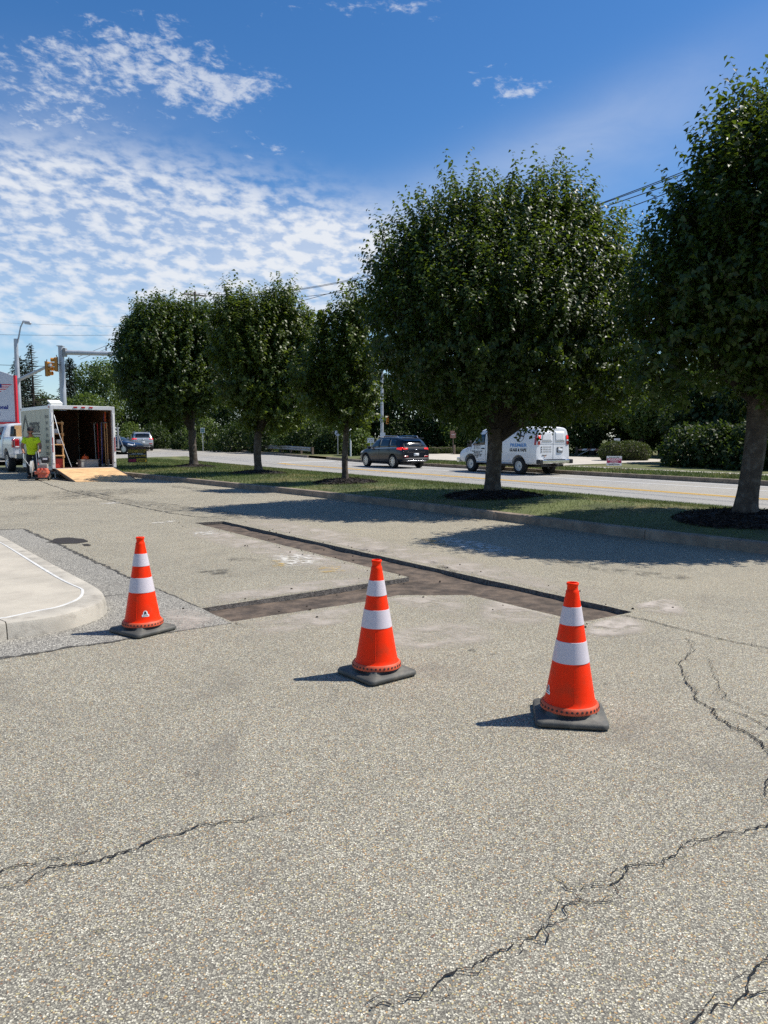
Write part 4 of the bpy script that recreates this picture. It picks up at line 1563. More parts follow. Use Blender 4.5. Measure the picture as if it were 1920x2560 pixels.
# ================================================================== TRAFFIC CONES
def rounded_square(h, r, n=6):
    P = []
    for cx_, cy_, a0 in ((h - r, h - r, 0), (-h + r, h - r, 90), (-h + r, -h + r, 180), (h - r, -h + r, 270)):
        for k in range(n + 1):
            a = R(a0 + 90 * k / n)
            P.append((cx_ + r * math.cos(a), cy_ + r * math.sin(a)))
    return P


def cone_r(z):
    return .128 + (.0335 - .128) * (z - .095) / (.655 - .095)


def make_cone(label, p, rz, sticker=None, lean=0.0):
    root = thing('traffic_cone', label, 'traffic cone', p, rz, group='orange traffic cones across the lot')
    # rubber base: square plate with a raised round skirt
    b = MB()
    rings = []
    for (h, r, z) in ((.172, .035, .004), (.181, .035, .012), (.181, .035, .026), (.174, .035, .036)):
        rings.append([(x, y, z) for x, y in rounded_square(h, r)])
    n_ = len(rings[0])
    ang = [math.atan2(y, x) for x, y, _ in rings[0]]
    for (r, z) in ((.168, .040), (.156, .050), (.148, .064)):
        rings.append([(r * math.cos(a), r * math.sin(a), z) for a in ang])
    V = [q for rg_ in rings for q in rg_]
    Fc = [tuple(range(n_ - 1, -1, -1))]
    for i in range(len(rings) - 1):
        for k in range(n_):
            Fc.append((i * n_ + k, i * n_ + (k + 1) % n_, (i + 1) * n_ + (k + 1) % n_, (i + 1) * n_ + k))
    Fc.append(tuple((len(rings) - 1) * n_ + k for k in range(n_)))
    b.add(V, Fc)
    b.obj('base', 'rubber', root, smooth=True, sharp=50)
    # feet under the base
    for sx in (-1, 1):
        for sy in (-1, 1):
            MB().box((sx * .145, sy * .145, .003), (.03, .03, .006)).obj('foot', 'rubber', root)
    # scuffed lower flange and body
    MB().lathe([(.10, .060), (.1495, .060), (.1500, .066), (.1460, .084), (.1375, .0925), (.10, .0925)], 48).obj('flange', 'cone_low', root, smooth=True)
    prof = [(.112, .088), (.137, .090), (.1335, .094), (.128, .104)] + [(cone_r(z), z) for z in np.linspace(.115, .655, 14)]
    prof += [(.0335, .664), (.0290, .671), (.0275, .676), (.0275, .694), (.0310, .699), (.0315, .706), (.0285, .709), (.0225, .709), (.0220, .690), (.0225, .60)]
    b = MB().lathe(prof, 48)
    b.f = b.f[:-1]                    # open top
    b.obj('body', 'cone', root, smooth=True, sharp=60)
    for z0, z1_ in ((.497, .588), (.305, .413)):
        pr = [(cone_r(z0) + .0006, z0)] + [(cone_r(z) + .0022, z) for z in np.linspace(z0 + .0008, z1_ - .0008, 6)] + [(cone_r(z1_) + .0006, z1_)]
        bb = MB().lathe(pr, 48)
        bb.f = bb.f[:-2]
        bb.obj('collar', 'collar', root, smooth=True)
    sm = MB().lathe([(.0062, 0), (.0062, .0026), (.004, .0032)], 10).mesh('stud')
    sm.materials.append(M['stud'])
    for k in range(36):
        a = 2 * math.pi * k / 36
        o = link('stud', sm, root)
        tl = math.atan2(.018, .0040)
        nrm = Vector((math.cos(a) * math.sin(tl), math.sin(a) * math.sin(tl), math.cos(tl)))
        o.location = Vector((.1478 * math.cos(a), .1478 * math.sin(a), .0762)) - nrm * .0008
        o.rotation_euler = nrm.to_track_quat('Z', 'Y').to_euler()
    # moulding seam
    otube('seam', [(cone_r(z) * math.cos(-1.62 - rz), cone_r(z) * math.sin(-1.62 - rz), z) for z in (.12, .2, .30)], .0012, 'cone', root, 5)
    if sticker is not None:
        a0 = sticker - rz
        zb = .135

        def place(off):
            def f(a, q):
                z = zb + q
                r_ = cone_r(z) + off
                an = a0 + a / r_
                return (r_ * math.cos(an), r_ * math.sin(an), z)
            return f
        st = MB()
        topz = lambda a: float(np.interp(abs(a), [0, .007, .015, .018, .026], [.043, .043, .034, .017, .015]))
        cs_ = np.linspace(-.026, .026, 27)
        st.add([place(.0012)(a, q) for a in cs_ for q in (0.0, topz(a))], [(2 * k, 2 * k + 2, 2 * k + 3, 2 * k + 1) for k in range(26)])
        s_ = st.obj('sticker', 'sticker', root, fix=False)
        text_obj('lettering', 'R', .026, 'ink', s_, lambda a, q: place(.0024)(a, q + .019), align='CENTER', bold=.002)
        nm_ = MB()
        nm_.add([place(.0022)(a, q) for a in np.linspace(-.019, .019, 9) for q in (.006, .0105)], [(2 * k, 2 * k + 2, 2 * k + 3, 2 * k + 1) for k in range(8)])
        nm_.obj('name_line', 'ink_grey', s_, fix=False)
        lg = MB()
        lg.add([place(.0022)(*q) for q in ((-.013, .017), (-.010, .017), (-.003, .036), (-.006, .036))], [(0, 1, 2, 3)])
        lg.obj('logo_mark', 'navy_ink', s_, fix=False)
    return root


make_cone('orange cone farthest left, white sticker near its base', Vector((-1.80, 5.63, 0)), R(54), sticker=R(-62))
make_cone('orange cone in the middle, in front of the trench bend', Vector((-.045, 4.58, 0)), R(39))
make_cone('orange cone nearest the camera at the right', Vector((.96, 3.86, 0)), R(-8.6), sticker=R(188))

# ================================================================== VEHICLES
# local axes: x forward, y left, z up, origin on the ground under the middle
def loft(secs, sub=2):
    """secs: list of (x, half profile [(y, z) from bottom centre to top centre]) -> mesh"""
    V, Fc = [], []
    k = len(secs[0][1])
    n = 2 * k - 2
    for x, hp in secs:
        ring = [(y, z) for y, z in hp] + [(-y, z) for y, z in hp[-2:0:-1]]
        V += [(x, y, z) for y, z in ring]
    L = len(secs)
    for i in range(L - 1):
        for j in range(n):
            Fc.append((i * n + j, i * n + (j + 1) % n, (i + 1) * n + (j + 1) % n, (i + 1) * n + j))
    for i in (0, L - 1):                            # caps as strips of quads
        for j in range(k - 1):
            a, b_, c, d = i * n + j, i * n + j + 1, i * n + (n - j - 1) % n, i * n + (n - j) % n
            q = []
            for e in (a, b_, c, d):
                if e not in q:
                    q.append(e)
            if len(q) > 2:
                Fc.append(tuple(q))
    b = MB()
    b.add(V, Fc)
    me = b.mesh('body')
    o = bpy.data.objects.new('tmp', me)
    COL.objects.link(o)
    if sub:
        s_ = o.modifiers.new('s', 'SUBSURF')
        s_.levels = s_.render_levels = sub
    return o


def cut_and_bake(o, cutters, name, m, parent):
    cs = []
    for b in cutters:
        c = bpy.data.objects.new('cut', b.mesh('cut'))
        COL.objects.link(c)
        md = o.modifiers.new('b', 'BOOLEAN')
        md.operation = 'DIFFERENCE'
        md.object = c
        md.solver = 'EXACT'
        cs.append(c)
    dg = bpy.context.evaluated_depsgraph_get()
    me = bpy.data.meshes.new_from_object(o.evaluated_get(dg))
    for c in cs:
        bpy.data.objects.remove(c)
    bpy.data.objects.remove(o)
    me.materials.clear()
    me.materials.append(M[m])
    me.polygons.foreach_set('use_smooth', [True] * len(me.polygons))
    try:
        me.set_sharp_from_angle(angle=R(38))
    except Exception:
        pass
    bm = bmesh.new()
    bm.from_mesh(me)
    bvh = BVHTree.FromBMesh(bm)
    bm.free()
    return link(name, me, parent), bvh


AX = {'L': (lambda a, q: Vector((a, 6, q)), Vector((0, -1, 0))), 'R': (lambda a, q: Vector((a, -6, q)), Vector((0, 1, 0))),
      'B': (lambda a, q: Vector((-9, a, q)), Vector((1, 0, 0))), 'F': (lambda a, q: Vector((9, a, q)), Vector((-1, 0, 0))),
      'T': (lambda a, q: Vector((a, q, 9)), Vector((0, 0, -1)))}


def hit(bvh, side, a, q, off):
    mk, d = AX[side]
    o = mk(a, q)
    h = bvh.ray_cast(o, d)
    if h[0] is None:
        nr = bvh.find_nearest(o + d * (5.0 if side in 'LR' else 6.2))
        return nr[0] - d * off
    return h[0] - d * off


def panel(name, bvh, side, quad, m, parent, off=.006, n=(8, 4), thick=0.0):
    """four corners in the side's own flat axes, laid on the body"""
    A, B_, C, D = [Vector(p) for p in quad]
    V, Fc = [], []
    nu, nv = n
    for i in range(nu + 1):
        for j in range(nv + 1):
            u, v = i / nu, j / nv
            p = A.lerp(B_, u).lerp(D.lerp(C, u), v)
            V.append(hit(bvh, side, p.x, p.y, off))
    for i in range(nu):
        for j in range(nv):
            a = i * (nv + 1) + j
            Fc.append((a, a + 1, a + nv + 2, a + nv + 1))
    b = MB()
    b.add(V, Fc)
    o = b.obj(name, m, parent, smooth=True, fix=False)
    s_ = o.modifiers.new('t', 'SOLIDIFY')
    s_.thickness = max(thick, .008)
    s_.offset = 0
    return o


def decal_text(bvh, side, txt, a0, q0, size, m, parent, off=.008, flip=True, **kw):
    sg = -1 if flip else 1
    return text_obj('lettering', txt, size, m, parent, lambda a, q: hit(bvh, side, a0 + sg * a, q0 + q, off), **kw)


def wheel(parent, x, y, r, w, rim_m, seed=0, spokes=10, rim_r=.62, side=1):
    b = MB().lathe([(r * .60, -w / 2), (r * .90, -w / 2), (r * .985, -w * .40), (r, -w * .2), (r, w * .2), (r * .985, w * .40), (r * .90, w / 2), (r * .60, w / 2)], 32, 'Y', (x, y, r), close=True)
    wl = b.obj('wheel', 'tyre', parent, smooth=True, sharp=50)
    yo = y + side * w * .5
    rr = r * rim_r
    rb = MB().lathe([(rr * 1.05, yo - side * .04), (rr * 1.02, yo + side * .004), (rr * .93, yo + side * .004), (rr * .90, yo - side * .03), (rr * .86, yo - side * .09), (0.01, yo - side * .09)], 28, 'Y', (x, 0, r))
    rm = rb.obj('rim', rim_m, wl, smooth=True, sharp=40)
    sb = MB()
    if spokes:
        for k in range(spokes):
            a = 2 * math.pi * k / spokes + .2
            c, s_ = math.cos(a), math.sin(a)
            pw = .10 * rr
            P = []
            for q, w_ in ((.16, pw * 1.1), (.92, pw * 1.0)):
                for e in (-1, 1):
                    P.append((x + (c * q * rr - s_ * e * w_), yo - side * .012, r + (s_ * q * rr + c * e * w_)))
                    P.append((x + (c * q * rr - s_ * e * w_), yo - side * .05, r + (s_ * q * rr + c * e * w_)))
            sb.add(P, [(0, 2, 6, 4), (1, 3, 7, 5), (0, 1, 5, 4), (2, 3, 7, 6), (0, 1, 3, 2), (4, 5, 7, 6)])
        sb.obj('spokes', rim_m, wl)
        MB().lathe([(rr * .88, yo - side * .08), (0.01, yo - side * .078)], 24, 'Y', (x, 0, r)).obj('brake', 'black', wl)
    else:
        for k in range(8):
            a = 2 * math.pi * k / 8
            sb.lathe([(rr * .12, yo - side * .086), (rr * .12, yo - side * .082), (.001, yo - side * .082)], 10, 'Y', (x + .66 * rr * math.cos(a), 0, r + .66 * rr * math.sin(a)))
        sb.obj('rim_holes', 'black', wl)
    MB().lathe([(rr * .24, yo - side * .07), (rr * .22, yo + side * .004), (rr * .10, yo + side * .012), (.005, yo + side * .012)], 16, 'Y', (x, 0, r)).obj('hub_cap', rim_m, wl, smooth=True)
    return wl


def arches(xs, hw, r, z, wd=.42):
    out = []
    for x in xs:
        for sg in (-1, 1):
            out.append(MB().lathe([(r, sg * (hw - wd)), (r, sg * (hw + .25))], 28, 'Y', (x, 0, z)))
    return out


def prof(z0, w0, z1, w1, zb, wb, zr, wr):
    """8-point half profile"""
    return [(0, z0), (w0 * .90, z0), (w0, z0 + .09), (w1, z1), (wb, zb), (wb * .45 + wr * .55, zb * .45 + zr * .55), (wr, zr - .035), (wr * .72, zr), (0, zr + .012)]


HEAD = math.atan2(U.y, U.x)          # heading of the far lane, away from the camera


def suv(name, label, loc, rz, paint, L=4.62, W=.93, H=1.67, brake=True, wheelm='alloy', group=None, rails=True):
    root = thing(name, label, 'car', loc, rz, group=group)
    h = L / 2
    S = [(-h, prof(.42, .72, .62, .80, .92, .80, 1.0, .66)), (-h + .03, prof(.38, .80, .60, .86, .95, .85, 1.06, .72)), (-h + .12, prof(.34, .84, .60, .90, .98, .88, H - .42, .70)),
         (-h + .42, prof(.28, .86, .62, W, 1.02, .91, H - .07, .68)), (-h + 1.1, prof(.24, .86, .62, W, 1.02, .92, H - .01, .70)), (-.1, prof(.23, .86, .62, W, 1.0, .92, H, .71)),
         (.45, prof(.23, .86, .62, W, .98, .91, H - .05, .69)), (.85, prof(.23, .86, .62, W, .98, .90, H - .22, .66)), (1.22, prof(.24, .86, .62, W, .98, .89, 1.12, .70)), (1.6, prof(.26, .86, .62, W, .94, .88, 1.05, .70)),
         (h - .28, prof(.30, .82, .60, .89, .86, .83, .98, .62)), (h - .08, prof(.34, .76, .58, .82, .80, .76, .88, .55)), (h, prof(.38, .62, .55, .70, .72, .62, .78, .45))]
    S = [(x * 1.0, p) for x, p in S]
    wb0, wb1, wr = -L / 2 + .92, L / 2 - .92, .36
    body, bv = cut_and_bake(loft(S, 2), arches((wb0, wb1), W, wr + .055, wr + .01), 'body', paint, root)
    for x in (wb0, wb1):
        for sg in (-1, 1):
            wheel(root, x, sg * (W - .13), wr, .235, wheelm, side=sg, spokes=10, rim_r=.68)
            ar = MB()
            P = [(x + (wr + .075) * math.cos(a), sg * (W - .045), wr + .01 + (wr + .075) * math.sin(a)) for a in np.linspace(-.15, math.pi + .15, 18)]
            ar.tube(P, .035, 6)
            ar.obj('wheel_arch_trim', 'trim', root, smooth=True)
    for sg, sd in ((1, 'L'), (-1, 'R')):
        panel('side_window', bv, sd, [(.02, 1.06), (.98, 1.05), (.52, 1.50), (.04, 1.55)], 'glass', root)
        panel('side_window', bv, sd, [(-1.02, 1.08), (-.04, 1.06), (-.02, 1.55), (-.95, 1.54)], 'glass', root)
        panel('side_window', bv, sd, [(-1.78, 1.14), (-1.08, 1.09), (-1.01, 1.53), (-1.55, 1.48)], 'glass', root)
        panel('window_trim', bv, sd, [(-1.78, 1.085), (1.02, 1.012), (1.02, 1.040), (-1.78, 1.110)], 'chrome', root, .008)
        panel('sill_trim', bv, sd, [(wb0 + .46, .33), (wb1 - .46, .33), (wb1 - .46, .42), (wb0 + .46, .42)], 'trim', root, .012)
        panel('tail_lamp', bv, sd, [(-h + .10, .97), (-h + .55, 1.02), (-h + .50, 1.10), (-h + .10, 1.12)], 'brake_on' if brake else 'lamp_red', root, .014)
        panel('headlamp', bv, sd, [(h - .55, .80), (h - .14, .74), (h - .14, .82), (h - .55, .90)], 'lamp_clear', root, .010)
        for x in (-.92, .10):
            panel('door_handle', bv, sd, [(x - .12, .95), (x + .10, .95), (x + .10, .98), (x - .12, .98)], paint, root, .022, (3, 1), .03)
        for x in (-.03, 1.06, -1.08):
            panel('door_gap', bv, sd, [(x - .005, .42), (x + .005, .42), (x + .005, 1.03), (x - .005, 1.03)], 'black', root, .002, (1, 5), .003)
        obox('door_mirror', (.86, sg * (W + .08), 1.08), (.12, .20, .15), paint, root, .03)
        if rails:
            otube('roof_rail', [(-1.55, sg * .62, H - .06), (-1.45, sg * .63, H + .035), (-.3, sg * .64, H + .05), (.42, sg * .62, H + .01), (.55, sg * .61, H - .05)], .02, 'chrome', root, 6)
        panel('tail_lamp', bv, 'B', [(sg * .80, 1.00), (sg * .52, 1.02), (sg * .52, 1.085), (sg * .80, 1.09)], 'brake_on' if brake else 'lamp_red', root, .012)
        panel('rear_reflector', bv, 'B', [(sg * .76, .60), (sg * .50, .60), (sg * .50, .67), (sg * .78, .68)], 'lamp_red', root, .014)
        otube('exhaust_pipe', [(-h + .25, sg * .55, .40), (-h - .015, sg * .55, .40)], .045, 'chrome', root, 10)
    panel('rear_window', bv, 'B', [(-.66, 1.16), (.66, 1.16), (.58, 1.50), (-.58, 1.50)], 'glass', root, .008)
    panel('windscreen', bv, 'F', [(-.66, 1.13), (.66, 1.13), (.58, 1.52), (-.58, 1.52)], 'glass', root, .008)
    obox('roof_spoiler', (-h + .30, 0, H - .075), (.28, 1.22, .045), paint, root, .015)
    panel('rear_bumper', bv, 'B', [(-.80, .36), (.80, .36), (.80, .56), (-.80, .56)], 'trim', root, .035, (10, 3), .05)
    panel('bumper_trim', bv, 'B', [(-.62, .385), (.62, .385), (.62, .43), (-.62, .43)], 'chrome', root, .055, (10, 1), .03)
    panel('number_plate', bv, 'B', [(-.16, .66), (.16, .66), (.16, .81), (-.16, .81)], 'plate', root, .02, (2, 2), .01)
    panel('badge', bv, 'B', [(-.10, .985), (.10, .985), (.10, 1.02), (-.10, 1.02)], 'chrome', root, .016, (2, 1))
    panel('hatch_gap', bv, 'B', [(-.70, .855), (.70, .855), (.70, .865), (-.70, .865)], 'black', root, .004, (8, 1), .003)
    otube('rear_wiper', [(-h + .12, 0, 1.17), (-h + .10, -.34, 1.205)], .012, 'black', root, 5)
    panel('grille', bv, 'F', [(-.45, .55), (.45, .55), (.45, .72), (-.45, .72)], 'black', root, .01)
    obox('underbody', (0, 0, .30), (L * .72, 1.1, .16), 'black', root)
    for x in (wb0, wb1):
        otube('axle', [(x, -(W - .2), wr), (x, W - .2, wr)], .05, 'black', root)
    return root


# dark car and white van in the far lane; their near wheels were read off the road surface
SL = 23.25
pf, pr = ST(SL, 33.9), ST(SL, 31.1)
c_ = ST(SL - .20, G(955, 1163.5, -.26).dot(U) - 2.3)
suv('parked_car' if False else 'sport_utility_car', 'black sport utility car waiting at the junction with lit tail lamps', c_, HEAD, 'paint_black')
c2 = ST(17.9 + .6, 71.5)
suv('sport_utility_car', 'silver sport utility car far down the road beyond the small sign', c2, HEAD - R(9), 'paint_silver', brake=True)


VOFF = 2.775 - 1.14 - 1.715


def van(label, loc, rz):
    root = thing('delivery_van', label, 'van', loc, rz)
    L, W, H = 5.55, 1.0, 2.12
    h = L / 2

    def vp(z0, w0, zb, wb, zr, wr):
        return [(0, z0), (w0 * .92, z0), (w0, z0 + .06), (W if w0 > .9 else w0 + .02, z0 + .28), (wb, zb), (wb * .6 + wr * .4, zb * .5 + zr * .5), (wr, zr - .10), (wr * .80, zr), (0, zr + .03)]
    S = [(-h, vp(.55, .94, 1.15, .95, H - .08, .80)), (-h + .02, vp(.50, .97, 1.15, .985, H - .03, .84)), (-h + .12, vp(.45, .98, 1.15, .995, H - .01, .86)), (-1.5, vp(.43, .98, 1.15, 1.0, H, .87)), (0, vp(.43, .98, 1.15, 1.0, H, .87)),
         (.95, vp(.43, .98, 1.15, .99, H - .02, .86)), (1.30, vp(.43, .98, 1.15, .985, H - .12, .82)), (1.72, vp(.43, .98, 1.14, .97, 1.58, .78)), (1.98, vp(.43, .98, 1.10, .96, 1.30, .78)),
         (2.45, vp(.45, .97, 1.02, .94, 1.19, .76)), (h - .12, vp(.48, .94, .95, .90, 1.10, .70)), (h, vp(.55, .88, .90, .84, 1.02, .62))]
    r = .385
    x0, x1 = -h + 1.14, -h + 1.14 + 3.43
    body, bv = cut_and_bake(loft(S, 2), arches((x0, x1), W, r + .09, r + .02), 'body', 'paint_white', root)
    for x in (x0, x1):
        for sg in (-1, 1):
            wheel(root, x, sg * (W - .15), r, .25, 'steel_wheel', side=sg, spokes=0, rim_r=.56)
        otube('axle', [(x, -.8, r), (x, .8, r)], .06, 'black', root)
    for sg, sd in ((1, 'L'), (-1, 'R')):
        panel('side_window', bv, sd, [(.72, 1.30), (1.72, 1.27), (1.36, 1.76), (.74, 1.80)], 'glass', root, .008)
        panel('tail_lamp', bv, 'B', [(sg * .92, 1.33), (sg * .79, 1.33), (sg * .76, 1.76), (sg * .87, 1.76)], 'lamp_red', root, .016)
        panel('tail_lamp', bv, sd, [(-h + .05, 1.33), (-h + .16, 1.33), (-h + .15, 1.76), (-h + .06, 1.76)], 'lamp_red', root, .012)
        panel('brake_lamp', bv, 'B', [(sg * .895, 1.58), (sg * .785, 1.58), (sg * .775, 1.72), (sg * .88, 1.72)], 'brake_on', root, .024)
        panel('reversing_lamp', bv, 'B', [(sg * .905, 1.49), (sg * .79, 1.49), (sg * .785, 1.555), (sg * .90, 1.555)], 'lamp_clear', root, .024)
        panel('sill_step', bv, sd, [(x0 + .55, .40), (x1 - .5, .40), (x1 - .5, .50), (x0 + .55, .50)], 'pole_paint', root, .05, (6, 1), .06)
        panel('rubbing_strip', bv, sd, [(x0 + .5, .60), (x1 - .5, .60), (x1 - .5, .625), (x0 + .5, .625)], 'paint_white', root, .012, (6, 1), .015)
        for x in (.64, 1.78):
            panel('door_gap', bv, sd, [(x - .006, .55), (x + .006, .55), (x + .006, 1.85 if x < 1 else 1.2), (x - .006, 1.85 if x < 1 else 1.2)], 'black', root, .003, (1, 6), .004)
        panel('door_handle', bv, sd, [(.74, 1.10), (.94, 1.10), (.94, 1.15), (.74, 1.15)], 'black', root, .02, (2, 1), .03)
        obox('door_mirror', (1.62, sg * 1.18, 1.34), (.14, .20, .30), 'black', root, .03)
        panel('rear_window', bv, 'B', [(sg * .10, 1.45), (sg * .68, 1.45), (sg * .64, 1.92), (sg * .10, 1.92)], 'paint_white', root, .006)
        panel('headlamp', bv, 'F', [(sg * .45, .80), (sg * .82, .80), (sg * .80, .98), (sg * .45, .98)], 'lamp_clear', root, .01)
    panel('pillar_trim', bv, 'L', [(-h + .06, 1.78), (-h + .15, 1.78), (-h + .15, 1.95), (-h + .07, 1.95)], 'black', root, .008)
    panel('door_gap', bv, 'B', [(-.006, .62), (.006, .62), (.006, 1.98), (-.006, 1.98)], 'ink_grey', root, .003, (1, 8), .004)
    panel('door_gap', bv, 'B', [(-.76, 1.365), (.76, 1.365), (.76, 1.375), (-.76, 1.375)], 'ink_grey', root, .003, (8, 1), .004)
    panel('plate_recess', bv, 'B', [(-.22, .99), (-.56, .99), (-.56, 1.22), (-.22, 1.22)], 'black', root, .012, (2, 2), .02)
    panel('number_plate', bv, 'B', [(-.25, 1.02), (-.53, 1.02), (-.53, 1.16), (-.25, 1.16)], 'plate', root, .03, (2, 2), .01)
    panel('badge', bv, 'B', [(.68, .86), (.40, .86), (.36, .90), (.64, .90)], 'ink_grey', root, .008, (2, 1))
    panel('badge', bv, 'B', [(.56, .78), (.46, .84), (.42, .85), (.52, .79)], 'amber', root, .010, (2, 1))
    obox('rear_bumper', (-h - .10, 0, .60), (.22, 1.96, .17), 'chrome', root, .03)
    obox('bumper_step', (-h - .12, 0, .69), (.20, 1.1, .03), 'black', root, .008)
    for sg in (-1, 1):
        obox('bumper_end', (-h - .12, sg * .90, .60), (.24, .20, .19), 'black', root, .03)
    obox('tow_hitch', (-h - .14, -.02, .44), (.34, .12, .09), 'black', root, .01)
    obox('hitch_crossbar', (-h + .05, 0, .42), (.10, 1.3, .10), 'black', root, .01)
    otube('spare_wheel', [(-h + .8, 0, .36), (-h + .8, 0, .50)], .33, 'tyre', root, 20)
    obox('underbody', (0, 0, .42), (4.6, 1.2, .16), 'black', root)
    panel('windscreen', bv, 'F', [(-.74, 1.28), (.74, 1.28), (.66, 1.80), (-.66, 1.80)], 'glass', root, .008)
    panel('grille', bv, 'F', [(-.42, .62), (.42, .62), (.42, .96), (-.42, .96)], 'black', root, .01)
    obox('front_bumper', (h + .04, 0, .56), (.20, 1.92, .20), 'chrome', root, .03)
    # lettering on the driver's side (front of the van is to the reader's left)
    T = lambda s_, a, q, sz, m_, **kw: decal_text(bv, 'L', s_, a, q, sz, m_, root, **kw)
    T('PREMIER', -1.60, 1.235, .205, 'blue_ink', align='CENTER', sx=1.42, bold=.006)
    T('GLASS & VAPE', -1.60, 1.03, .19, 'ink', align='CENTER', sx=.92, bold=.007)
    for a0, twn, st_ in ((-.18, 'SPRINGDALE', 'PITTSBURGH ST'), (1.28, 'MURRYSVILLE', 'OLD WM PENN HWY')):
        for i, s_ in enumerate(('PREMIER GLASS & VAPE', twn, st_, twn + ', PA', '(724)')):
            T(s_, a0, .965 - i * .072, .078, 'ink', align='CENTER', bold=.002)
    for i in range(3):
        T('PREMIERVAPE', 1.22, 1.235 - i * .075, .062, 'ink_grey', align='CENTER')
        decal_text(bv, 'B', 'PREMIERVAPE', .62, 1.20 - i * .10, .085, 'ink_grey', root)
        for sd_, q in (('L', (1.50, 1.235 - i * .075)), ('B', (.70, 1.20 - i * .10))):
            s_ = .045 if sd_ == 'L' else .055
            panel('icon', bv, sd_, [(q[0] - s_ / 2, q[1]), (q[0] + s_ / 2, q[1]), (q[0] + s_ / 2, q[1] + s_), (q[0] - s_ / 2, q[1] + s_)], 'ink', root, .008, (1, 1), .003)
    for (a0, q0, ra, rq, tw) in ((-1.66, 1.72, .27, .27, .022), (2.05, 1.04, .07, .085, .008)):
        b = MB()
        K = 40
        V = []
        for k in range(K):
            an = 2 * math.pi * k / K
            V += [hit(bv, 'L', a0 + ra * math.cos(an), q0 + rq * math.sin(an), .009), hit(bv, 'L', a0 + (ra - tw) * math.cos(an), q0 + (rq - tw) * math.sin(an), .009)]
        b.add(V, [(2 * k, 2 * k + 1, (2 * k + 3) % (2 * K), (2 * k + 2) % (2 * K)) for k in range(K)])
        b.obj('round_logo', 'ink', root, fix=False)
    panel('logo_mark', bv, 'L', [(-1.90, 1.66), (-1.44, 1.74), (-1.44, 1.79), (-1.88, 1.73)], 'ink', root, .009, (4, 1), .003)
    panel('logo_mark', bv, 'L', [(-1.62, 1.58), (-1.70, 1.58), (-1.72, 1.90), (-1.60, 1.90)], 'ink', root, .009, (1, 4), .003)
    return root


pv = (G(1170, 1178, -.26) + G(1315, 1187, -.26)) / 2
van('white delivery van lettered PREMIER GLASS & VAPE behind the biggest tree', ST(SL + 1.0, pv.dot(U) + VOFF), HEAD)


def hatch_nose(label, loc, rz):
    """dark blue saloon, seen from its front quarter"""
    root = thing('saloon_car', label, 'car', loc, rz)
    L, W, H, h = 4.6, .90, 1.46, 2.3
    S = [(-h, prof(.40, .68, .58, .74, .84, .70, .94, .50)), (-h + .1, prof(.32, .80, .56, .85, .92, .82, 1.02, .62)), (-h + .7, prof(.22, .84, .58, W, .95, .87, 1.08, .66)), (-1.15, prof(.2, .84, .58, W, .95, .88, H - .16, .62)),
         (-.6, prof(.2, .84, .58, W, .94, .88, H, .62)), (.1, prof(.2, .84, .58, W, .93, .88, H - .01, .62)), (.6, prof(.2, .84, .58, W, .92, .87, H - .18, .60)), (1.05, prof(.2, .84, .58, W, .90, .86, 1.02, .66)),
         (1.6, prof(.22, .83, .56, .88, .84, .83, .94, .62)), (h - .15, prof(.28, .76, .52, .80, .74, .74, .82, .5)), (h, prof(.34, .6, .5, .64, .64, .58, .70, .4))]
    r = .33
    body, bv = cut_and_bake(loft(S, 2), arches((-1.38, 1.38), W, r + .05, r + .01), 'body', 'paint_blue', root)
    for x in (-1.38, 1.38):
        for sg in (-1, 1):
            wheel(root, x, sg * (W - .12), r, .21, 'alloy', side=sg, spokes=10, rim_r=.68)
        otube('axle', [(x, -.7, r), (x, .7, r)], .05, 'black', root)
    for sg, sd in ((1, 'L'), (-1, 'R')):
        panel('side_window', bv, sd, [(-.28, .97), (.82, .96), (.42, 1.27), (-.26, 1.36)], 'glass_tint', root)
        panel('side_window', bv, sd, [(-1.25, .99), (-.34, .97), (-.32, 1.36), (-1.0, 1.30)], 'glass_tint', root)
        panel('headlamp', bv, sd, [(1.72, .68), (2.16, .62), (2.16, .70), (1.72, .80)], 'lamp_clear', root, .01)
        panel('door_handle', bv, sd, [(-.22, .84), (-.02, .84), (-.02, .87), (-.22, .87)], 'chrome', root, .02, (2, 1), .02)
        obox('door_mirror', (.68, sg * (W + .06), .99), (.12, .18, .12), 'paint_blue', root, .03)
        panel('tail_lamp', bv, sd, [(-h + .08, .82), (-h + .4, .84), (-h + .4, .94), (-h + .08, .93)], 'lamp_red', root, .01)
    panel('windscreen', bv, 'F', [(-.60, 1.03), (.60, 1.03), (.52, 1.36), (-.52, 1.36)], 'glass_tint', root)
    panel('grille', bv, 'F', [(-.42, .42), (.42, .42), (.42, .60), (-.42, .60)], 'black', root, .01)
    obox('underbody', (0, 0, .26), (3.6, 1.1, .14), 'black', root)
    return root


p_ = ST(15.4, 68.0)
hatch_nose('dark blue car half hidden behind the trailer, nose to the right', ST(14.9, 65.5), HEAD + R(180) + R(42))


